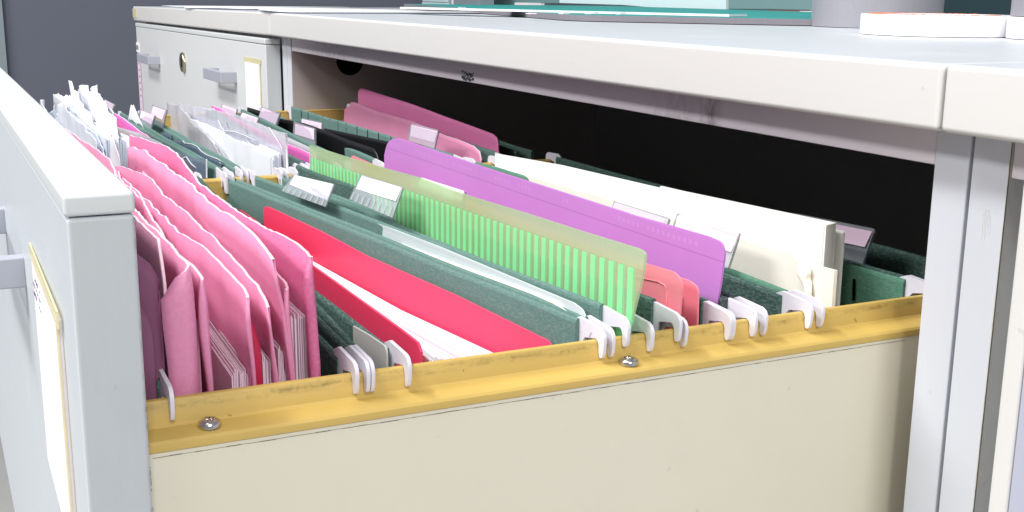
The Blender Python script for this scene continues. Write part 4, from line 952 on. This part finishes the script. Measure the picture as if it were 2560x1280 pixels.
# milky sleeve bulging with papers
mk = thing('plastic_sleeve', 'large milky sleeve bulging with white papers in the far row', 'sleeve', (-0.65, -0.13, -0.2), 'clear sleeves in the far row')
sheet('film', [(-.8987,-.1145,-.0671),(-.84,-.1152,-.0615),(-.7189,-.1167,-.0549),(-.6238,-.1179,-.0505),(-.5551,-.1188,-.0494),(-.4938,-.1196,-.0487),(-.4701,-.1199,-.0477),(-.4659,-.1199,-.0478),(-.4676,-.1199,-.0779)], -0.2, 0.0005, M['sleeve'], mk, crump=0.0016, rows=18, seed=5)
wire('seam', [(-.4642,-.121,-.0475),(-.4647,-.1209,-.0599),(-.4644,-.1209,-.075)], 0.0008, M['crease'], mk)
wire('fold_line', [(-.6826,-.1194,-.0604),(-.6708,-.1195,-.0652),(-.6601,-.1197,-.0667),(-.6147,-.1203,-.063),(-.58,-.1207,-.0622),(-.5478,-.1211,-.0621)], 0.0004, M['crease'], mk)
wire('fold_line', [(-.6521,-.1198,-.058),(-.6439,-.1199,-.0623),(-.6478,-.1198,-.0666)], 0.0004, M['crease'], mk)
wire('fold_line', [(-.5829,-.1207,-.0558),(-.5757,-.1207,-.0602),(-.5819,-.1207,-.0654),(-.5638,-.1209,-.0669)], 0.0004, M['crease'], mk)
wire('fold_line', [(-.5074,-.1216,-.0478),(-.4879,-.1219,-.0531),(-.4714,-.1221,-.0585)], 0.0003, M['crease'], mk)
MP = 'white papers inside the milky sleeve'
for i, (lb, tp, mt) in enumerate([
 ('curled translucent white sheet, leftmost before the milky sleeve', [(-.881,-.1267,-.0632),(-.8483,-.1271,-.0611),(-.8112,-.1276,-.0604),(-.8034,-.1277,-.0553),(-.8007,-.1277,-.0602),(-.7816,-.128,-.0646),(-.7475,-.1284,-.0684),(-.6775,-.1293,-.0728),(-.617,-.13,-.0848)], 'frost_grey'),
 ('white sheet with a slanted edge at the left of the milky sleeve', [(-.8455,-.1241,-.0881),(-.8385,-.1242,-.0721),(-.8053,-.1247,-.074),(-.7466,-.1254,-.0744),(-.6933,-.1261,-.0747),(-.6688,-.1264,-.0769),(-.6605,-.1265,-.0828),(-.6572,-.1265,-.0968)], 'white_sheet'),
 ('long white sheet filling the front of the milky sleeve', [(-.8509,-.1196,-.0696),(-.8182,-.12,-.0665),(-.7989,-.1202,-.0702),(-.7506,-.1208,-.069),(-.6808,-.1217,-.0668),(-.6195,-.1225,-.0681),(-.5384,-.1235,-.0646),(-.4802,-.1242,-.063),(-.4778,-.1243,-.0778)], 'white_sheet'),
 ('bluish sheet at the back of the milky sleeve', [(-.8348,-.1133,-.0702),(-.7845,-.1139,-.0672),(-.7296,-.1146,-.0653),(-.6792,-.1152,-.0619),(-.6053,-.1162,-.0621),(-.5405,-.117,-.0608),(-.4947,-.1176,-.0624),(-.4926,-.1176,-.0803)], 'blue_white')]):
    tag(sheet('crumpled_paper', tp, -0.2, 0.0005, M[mt], None, (-0.65, -0.13, -0.2), crump=0.0022, rows=18, seed=20 + i), lb, 'paper', MP)
sheaf('paper_sheaf', 'bundle of loose bluish pages with a ragged end in the milky sleeve', 'papers', -0.478, -0.53, -0.12880, -0.12111, -0.06608, -0.06266, 8, [M['white_sheet'], M['blue_white']], None, None, 15)

# pink card with grey film, right of the milky sleeve
pk = thing('card_folder', 'bright pink card under a grey film, between the milky sleeve and green stripes', 'folder', (-0.6, -0.12, -0.2))
sheet('card', [(-.8866,-.0819,-.0679),(-.8294,-.0851,-.0657),(-.7462,-.0899,-.0661),(-.652,-.0953,-.0648),(-.5575,-.1007,-.0635),(-.531,-.1022,-.0633),(-.4969,-.1042,-.0619),(-.4606,-.1063,-.0612),(-.4435,-.1072,-.0614),(-.4413,-.1074,-.0709)], -0.2, 0.0007, [M['magenta'], M['torn']], pk, rim=1, fray=0.0005)
sheet('film', [(-.7321,-.0895,-.063),(-.5625,-.0992,-.0596),(-.5317,-.101,-.0588),(-.4617,-.105,-.0576),(-.4482,-.1058,-.0586),(-.4448,-.106,-.0688)], -0.2, 0.0005, M['frost_grey'], pk)

# black plastic folder
bk = tag(sheet('document_folder', [(-.8414,-.0573,-.0748),(-.8384,-.0572,-.0659),(-.8059,-.057,-.0653),(-.7217,-.0566,-.0653),(-.6477,-.0561,-.0619),(-.5951,-.0558,-.0619),(-.5341,-.0555,-.0628),(-.4781,-.0551,-.0623),(-.4709,-.0551,-.065),(-.467,-.0551,-.0696),(-.4668,-.0551,-.0831)], -0.2, 0.0009, [M['black_sheet'], M['black_sheet']], None, (-0.65, -0.05, -0.2)), 'black plastic folder rising above the green far folders', 'folder')
tag(sheet('document_folder', [(-.7453,-.0132,-.0817),(-.7314,-.0128,-.0769),(-.577,-.0083,-.0712),(-.5054,-.0062,-.0697),(-.4573,-.0048,-.0695),(-.456,-.0047,-.0788)], -0.2, 0.0009, [M['black_sheet'], M['black_sheet']], None, (-0.6, -0.01, -0.2)), 'black sheet standing in for the shade below the row of slots', 'folder')  # added black sheet, stands for the shade inside the slotted folder

# two big pink covers at the back
QG = 'tall pink card covers at the back of the far row'
tag(sheet('card_folder', [(-.8425,.0571,-.0675),(-.8415,.057,-.0537),(-.8338,.0566,-.0503),(-.822,.0559,-.0498),(-.7729,.0532,-.0509),(-.6873,.0483,-.0521),(-.6378,.0455,-.0532),(-.5944,.0431,-.0543),(-.5274,.0393,-.0551),(-.476,.0364,-.0558),(-.4674,.0359,-.0577),(-.4642,.0357,-.0623),(-.4654,.0358,-.0794)], -0.2, 0.0009, [M['rose'], M['pink_shadow']], None, (-0.65, 0.045, -0.2), QG and 0.004, rim=1, seed=3), 'tall deep pink card cover standing at the back of the far row', 'folder', QG)
tag(sheet('card_folder', [(-.8439,.0419,-.0826),(-.84,.0417,-.0721),(-.8321,.0413,-.0681),(-.8215,.0408,-.0668),(-.8182,.0406,-.0625),(-.8064,.04,-.0615),(-.7377,.0365,-.0636),(-.6318,.031,-.0623),(-.556,.0271,-.0643),(-.5093,.0247,-.0641),(-.4818,.0233,-.0647),(-.469,.0226,-.0672),(-.465,.0224,-.0722),(-.4656,.0224,-.0817)], -0.2, 0.0009, [M['pink'], M['torn']], None, (-0.65, 0.03, -0.2), 0.003, rim=1, seed=4, fray=0.0004), 'lighter pink card cover with a notched corner before the deep pink one', 'folder', QG)

# ------------------------------------------------------------------ things on the cabinet tops
def lathe(name, c, prof, mat, parent=None, n=64, base=None, fm=None, mats=None):
    v, f, mi = [], [], []
    for r_, z in prof:
        for i in range(n): a = 2 * math.pi * i / n; v.append((c[0] + r_ * math.cos(a), c[1] + r_ * math.sin(a), z))
    m = len(prof)
    for k in range(m):
        k2 = (k + 1) % m
        for i in range(n):
            f.append((k * n + i, k * n + (i + 1) % n, k2 * n + (i + 1) % n, k2 * n + i)); mi.append(fm[k] if fm else 0)
    o = obj(name, v, f, mats or mat, parent, base or (c[0], c[1], prof[0][1]), fmat=mi)
    return o
def smooth_auto(o, ang=0.6):
    for p in o.data.polygons: p.use_smooth = True
    o.data.set_sharp_from_angle(angle=ang) if hasattr(o.data, 'set_sharp_from_angle') else None
    return o
# cutting mat
mt_ = [(-1.2847,.2763,.0234), (-.54,.1361,.0234), (-.3169,.3437,.0234), (-.6669,.5437,.0234), (-1.1847,.5563,.0234)]
mp = rounded(mt_, (1,), 0.035, 6)
zt = TH + 0.0052; zb = TH + 0.0006; n = len(mp)
v = [(p[0], p[1], zb) for p in mp] + [(p[0], p[1], zt) for p in mp]
mo = obj('cutting_mat', v, [tuple(range(n))[::-1], tuple(range(n, 2 * n))] + [(i, (i + 1) % n, n + (i + 1) % n, n + i) for i in range(n)], [M['mat_core'], M['teal_mat']], None, (mp[0][0], mp[0][1], zb), fmat=[0, 1] + [0] * n)
tag(mo, 'teal green cutting mat with a grey cut edge lying on the desk top', 'cutting mat')
# white ruler on the mat
ra, rb = Vector((-.8114,.0916,.0296)), Vector((-.4786,.245,.0296))
dd = (rb - ra).normalized(); nn = Vector((-dd.y, dd.x, 0)) * 0.03
q = [ra, rb, rb + nn, ra + nn]
tag(obj('ruler', [(p.x, p.y, TH + 0.0054) for p in q] + [(p.x, p.y, TH + 0.0072) for p in q], [(3, 2, 1, 0), (4, 5, 6, 7), (0, 1, 5, 4), (1, 2, 6, 5), (2, 3, 7, 6), (3, 0, 4, 7)], [M['teal_mat'], M['label']], None, (ra.x, ra.y, TH + 0.0054), fmat=[0, 0, 1, 1, 0, 0]), 'long straightedge with a white front edge lying across the teal mat', 'ruler')
# paper shreds on the mat
for i, (a, b) in enumerate([(-0.5728, 0.1159), (-0.5762, 0.1484), (-0.579, 0.175), (-0.5648, 0.1967), (-0.9044, 0.1993), (-0.5794, 0.1783)]):
    tag(box('paper_shred', (a - 0.004, a + 0.004, b - 0.003, b + 0.003, TH + 0.00535, TH + 0.0060 + 0.001 * (i % 2)), M['label']), 'tiny white paper shred on the teal cutting mat', 'scrap', 'paper shreds on the mat')
# dark block under the raised left end of the mat
tag(box('rubber_block', (-0.95529, -0.89529, 0.15254, 0.19254, TH + 0.0004, TH + 0.0050), M['dark_box'], None, 0.001), 'small dark block tucked against the left end of the cutting mat', 'block')
# loose white paper on the far top
pv = []
for i in range(31):
    for j in range(2):
        x = -1.62 + i * 0.026; y = 0.0 + j * 0.24
        pv.append((x, y + 0.02 * math.sin(i * .4), TH + TILT * min(0, x + W) + 0.0014 + 0.0022 * abs(noise.noise(Vector((x * 7, j * .4, 1))))))
pf = [(2 * i, 2 * i + 2, 2 * i + 3, 2 * i + 1) for i in range(30)]
tag(solid(obj('paper_sheet', pv, pf, M['white_sheet'], None, (-1.2, 0.1, TH), smooth=True), 0.0006), 'curled white sheets lying on the far cabinet top', 'paper')
# tape rolls
rS = 0.04669; cS = (-.3777,.3041,.0234)
o = lathe('tape_roll', cS, [(rS, TH + 0.0004), (rS * 1.003, TH + 0.03), (rS, TH + 0.06), (rS * 0.8, TH + 0.06), (rS * 0.8, TH + 0.0004)], M['silver_tape']); smooth_auto(o)
tag(o, 'roll of silver cloth tape standing right of the cutting mat', 'tape roll', 'rolls of silver tape')
rW = 0.04551; cW = (-.2292,.2151,.0234); hW = 0.01219
wt = thing('tape_roll', 'flat roll of white tape with orange printing, before the silver roll', 'tape roll', (cW[0], cW[1], TH), 'rolls of white tape')
o = lathe('roll_body', cW, [(rW * .995, TH + 0.0004), (rW, TH + 0.001), (rW, TH + hW - 0.0006), (rW * .99, TH + hW), (rW * 0.72, TH + hW), (rW * 0.72, TH + 0.0004)], M['white_tape'], wt); smooth_auto(o)
rr = random.Random(2); L = []
v, f = [], []
for i in range(46):
    a0 = math.radians(100 + i * 6.0); da = math.radians(rr.uniform(1.5, 4.2)); r0 = rW * rr.uniform(0.76, 0.84); r1 = r0 + rW * rr.uniform(0.05, 0.12)
    k = len(v)
    for a, q in ((a0, r0), (a0 + da, r0), (a0 + da, r1), (a0, r1)): v.append((cW[0] + q * math.cos(a), cW[1] + q * math.sin(a), TH + hW + 0.0002))
    f.append((k, k + 1, k + 2, k + 3))
solid(obj('printed_lettering', v, f, M['orange'], wt), 0.0003)
c2_ = (-.1482,.2483,.0234)
o = lathe('tape_roll', c2_, [(rW * .995, TH + 0.0004), (rW, TH + 0.001), (rW, TH + hW - 0.0006), (rW * .99, TH + hW), (rW * 0.72, TH + hW), (rW * 0.72, TH + 0.0004)], M['white_tape']); smooth_auto(o)
tag(o, 'flat roll of plain white tape cut off by the right frame edge', 'tape roll', 'rolls of white tape')
o = lathe('tape_roll', c2_, [(rW * .97, TH + hW + 0.0004), (rW * .97, TH + 0.06), (rW * 0.75, TH + 0.06), (rW * 0.75, TH + hW + 0.0004)], M['silver_tape']); smooth_auto(o)
tag(o, 'roll of silver tape stacked on the plain white roll at the frame edge', 'tape roll', 'rolls of silver tape')
# background behind the cabinets: a lower shelf with odds and ends, a partition, dark cabinets
SH = -0.06
def bgbox(name, lab, cat, x0, x1, y, d, z0, z1, mat, bev=0.001, group=None):
    return tag(box(name, (x0, x1, y, y + d, z0, z1), M[mat], None, bev), lab, cat, group)
bgbox('shelf', 'low pale shelf behind the row of filing cabinets', 'shelf', -2.6, 0.6, 0.625, 0.36, SH - 0.02, SH, 'floor')
bgbox('storage_cabinet', 'dark teal cabinet far behind the loose white paper', 'cabinet', -4.54742, -3.46882, 1.3, 0.4, ZF, 0.5, 'dark_teal')
ps = thing('paper_stack', 'pale stack of papers behind the left end of the mat', 'papers', (-2.59534, 0.88, SH))
boxes('pages', [(-2.67986 + 0.004 * (k % 2), -2.51213 - 0.005 * (k % 3), 0.86, 0.90, SH + 0.0005 + k * 0.016, SH + 0.0150 + k * 0.016) for k in range(9)], M['pale_pane'], ps)
bf = thing('box_file', 'mid grey box file standing behind the cutting mat', 'box file', (-2.42336, 0.9, SH))
box('body', (-2.52526, -2.33205, 0.87, 0.91, SH + 0.0005, 0.14), M['grey_box'], bf, 0.001)
box('spine_strip', (-2.49945, -2.48913, 0.8685, 0.8698, SH + 0.001, 0.139), M['label'], bf)
pr = thing('partition_screen', 'wide teal grey partition screen behind the desk top', 'partition', (-1.77997, 0.99, ZF))
box('pane', (-2.53830, -1.15618, 0.98, 1.0, ZF, 0.4), M['teal_glass'], pr, 0.001)
box('post', (-2.53908, -2.51909, 0.975, 1.005, ZF, 0.42), M['dark_teal'], pr, 0.001)
bgbox('storage_tray', 'long low dark tray at the foot of the teal grey partition', 'tray', -2.02771, -1.62105, 0.88, 0.05, SH + 0.0005, 0.02459, 'dark_box')
bgbox('white_carton', 'small white carton at the foot of the partition, left of the dark tray', 'carton', -2.13880, -2.07416, 0.87, 0.04, SH + 0.0005, 0.02392, 'label')
bgbox('white_carton', 'wider white carton touching the left end of the dark tray', 'carton', -2.07120, -2.01034, 0.87, 0.05, SH + 0.0005, 0.02354, 'white_tape')
ac = [Vector(p) for p in [(-1.5304,.66,.0748),(-1.5284,.66,.0288),(-1.3183,.66,.0283),(-1.1718,.66,.0239),(-1.046,.66,.0202),(-1.0504,.66,.0711)]]
tag(plate('acrylic_sheet', ac, 0.006, M['pale_pane'], None, (ac[2].x, 0.66, ac[4].z), bev=0.0008), 'pale blue acrylic sheet propped up behind the cutting mat', 'acrylic sheet')
ds = [Vector(p) for p in [(-1.3297,.664,.0278),(-1.3008,.664,.0273),(-1.2774,.664,.0273),(-1.243,.664,.0251),(-1.2209,.664,.0261),(-1.1777,.664,.0236),(-1.1264,.664,.0219),(-1.0514,.664,.0195)]]
ds = ds + [Vector((ds[-1].x, ds[-1].y, SH + 0.0005)), Vector((ds[0].x, ds[0].y, SH + 0.0005))]
tag(plate('foam_strip', ds, 0.012, M['dark_box'], None, (ds[0].x, 0.664, SH)), 'dark ragged foam under the pale acrylic sheet', 'foam')
bgbox('dark_carton', 'low dark grey carton right of the acrylic sheet', 'carton', -1.15438, -1.06300, 0.74, 0.08, SH + 0.0005, 0.02594, 'dark_box')
bgbox('red_carton', 'small red carton behind the right end of the cutting mat', 'carton', -1.01115, -0.94458, 0.70, 0.06, SH + 0.0005, 0.02589, 'red_box')
bgbox('white_carton', 'small white carton between the red carton and the silver tape', 'carton', -0.94378, -0.87016, 0.70, 0.06, SH + 0.0005, 0.02618, 'label')
hcx, hcz, hr = -0.90388, 0.02649, 0.02231
pts = [(hcx + hr * math.cos(a), 0.65, hcz - hr * 0.55 + hr * 0.55 * math.sin(a)) for a in [math.pi * i / 16 for i in range(17)]] + [(hcx - hr, 0.65, SH + 0.0005), (hcx + hr, 0.65, SH + 0.0005)]
tag(plate('tape_dispenser', pts, 0.012, clear('clear_dispenser', '#c9d0d4', 0.75, 0.15), None, (hcx, 0.65, SH), bev=0.0008), 'clear round topped tape dispenser in front of the red carton', 'dispenser')
bgbox('storage_cabinet', 'dark teal cabinet behind the tape rolls', 'cabinet', -1.17383, 0.6, 1.0, 0.3, ZF, 0.5, 'dark_teal')

# ------------------------------------------------------------------ light
w = bpy.data.worlds.new('World'); SC.world = w; w.use_nodes = True
bg = w.node_tree.nodes['Background']; bg.inputs['Color'].default_value = (0.97, 0.97, 1.0, 1); bg.inputs['Strength'].default_value = 0.36
def area(name, loc, target, sx, sy, power, col=(1, 1, 1)):
    l = bpy.data.lights.new(name, 'AREA'); l.shape = 'RECTANGLE'; l.size = sx; l.size_y = sy; l.energy = power; l.color = col
    o = bpy.data.objects.new(name, l); COL.objects.link(o); o.location = loc
    o.rotation_euler = (Vector(target) - Vector(loc)).to_track_quat('-Z', 'Y').to_euler()
    return o
area('ceiling_or_fill_lamp', (-0.8, -1.25, 1.75), (-0.5, 0, -0.1), 1.5, 0.2, 37, (1.0, 0.99, 0.97))
area('ceiling_or_fill_lamp', (-0.7, -2.75, 1.85), (-0.5, 0, -0.1), 1.8, 0.35, 58, (1.0, 0.99, 0.97))
area('ceiling_or_fill_lamp', (0.2, -1.05, 1.6), (-0.2, -0.1, -0.1), 0.9, 0.16, 17, (1.0, 0.99, 0.98))
area('ceiling_or_fill_lamp', (1.55, -0.45, 1.05), (-0.1, -0.1, -0.1), 0.5, 0.9, 23, (1.0, 0.985, 0.95))  # added soft fill from the right, well below ceiling height

# ------------------------------------------------------------------ camera
cam = bpy.data.cameras.new('camera'); co = bpy.data.objects.new('camera', cam); COL.objects.link(co)
cam.sensor_width = 36; cam.sensor_fit = 'HORIZONTAL'; cam.lens = 40.96592
co.location = (.2972,-.3271,.0455); co.rotation_euler = (1.34864, -0.01071, 1.11614)
cam.clip_start = 0.01; cam.clip_end = 60
SC.camera = co
SC.render.engine = 'CYCLES'
SC.cycles.max_bounces = 10; SC.cycles.transparent_max_bounces = 24; SC.cycles.diffuse_bounces = 5
SC.cycles.use_denoising = True
SC.view_settings.view_transform = 'Standard'; SC.view_settings.look = 'None'
SC.view_settings.exposure = 0.0; SC.view_settings.gamma = 1.0; SC.view_settings.use_curve_mapping = False
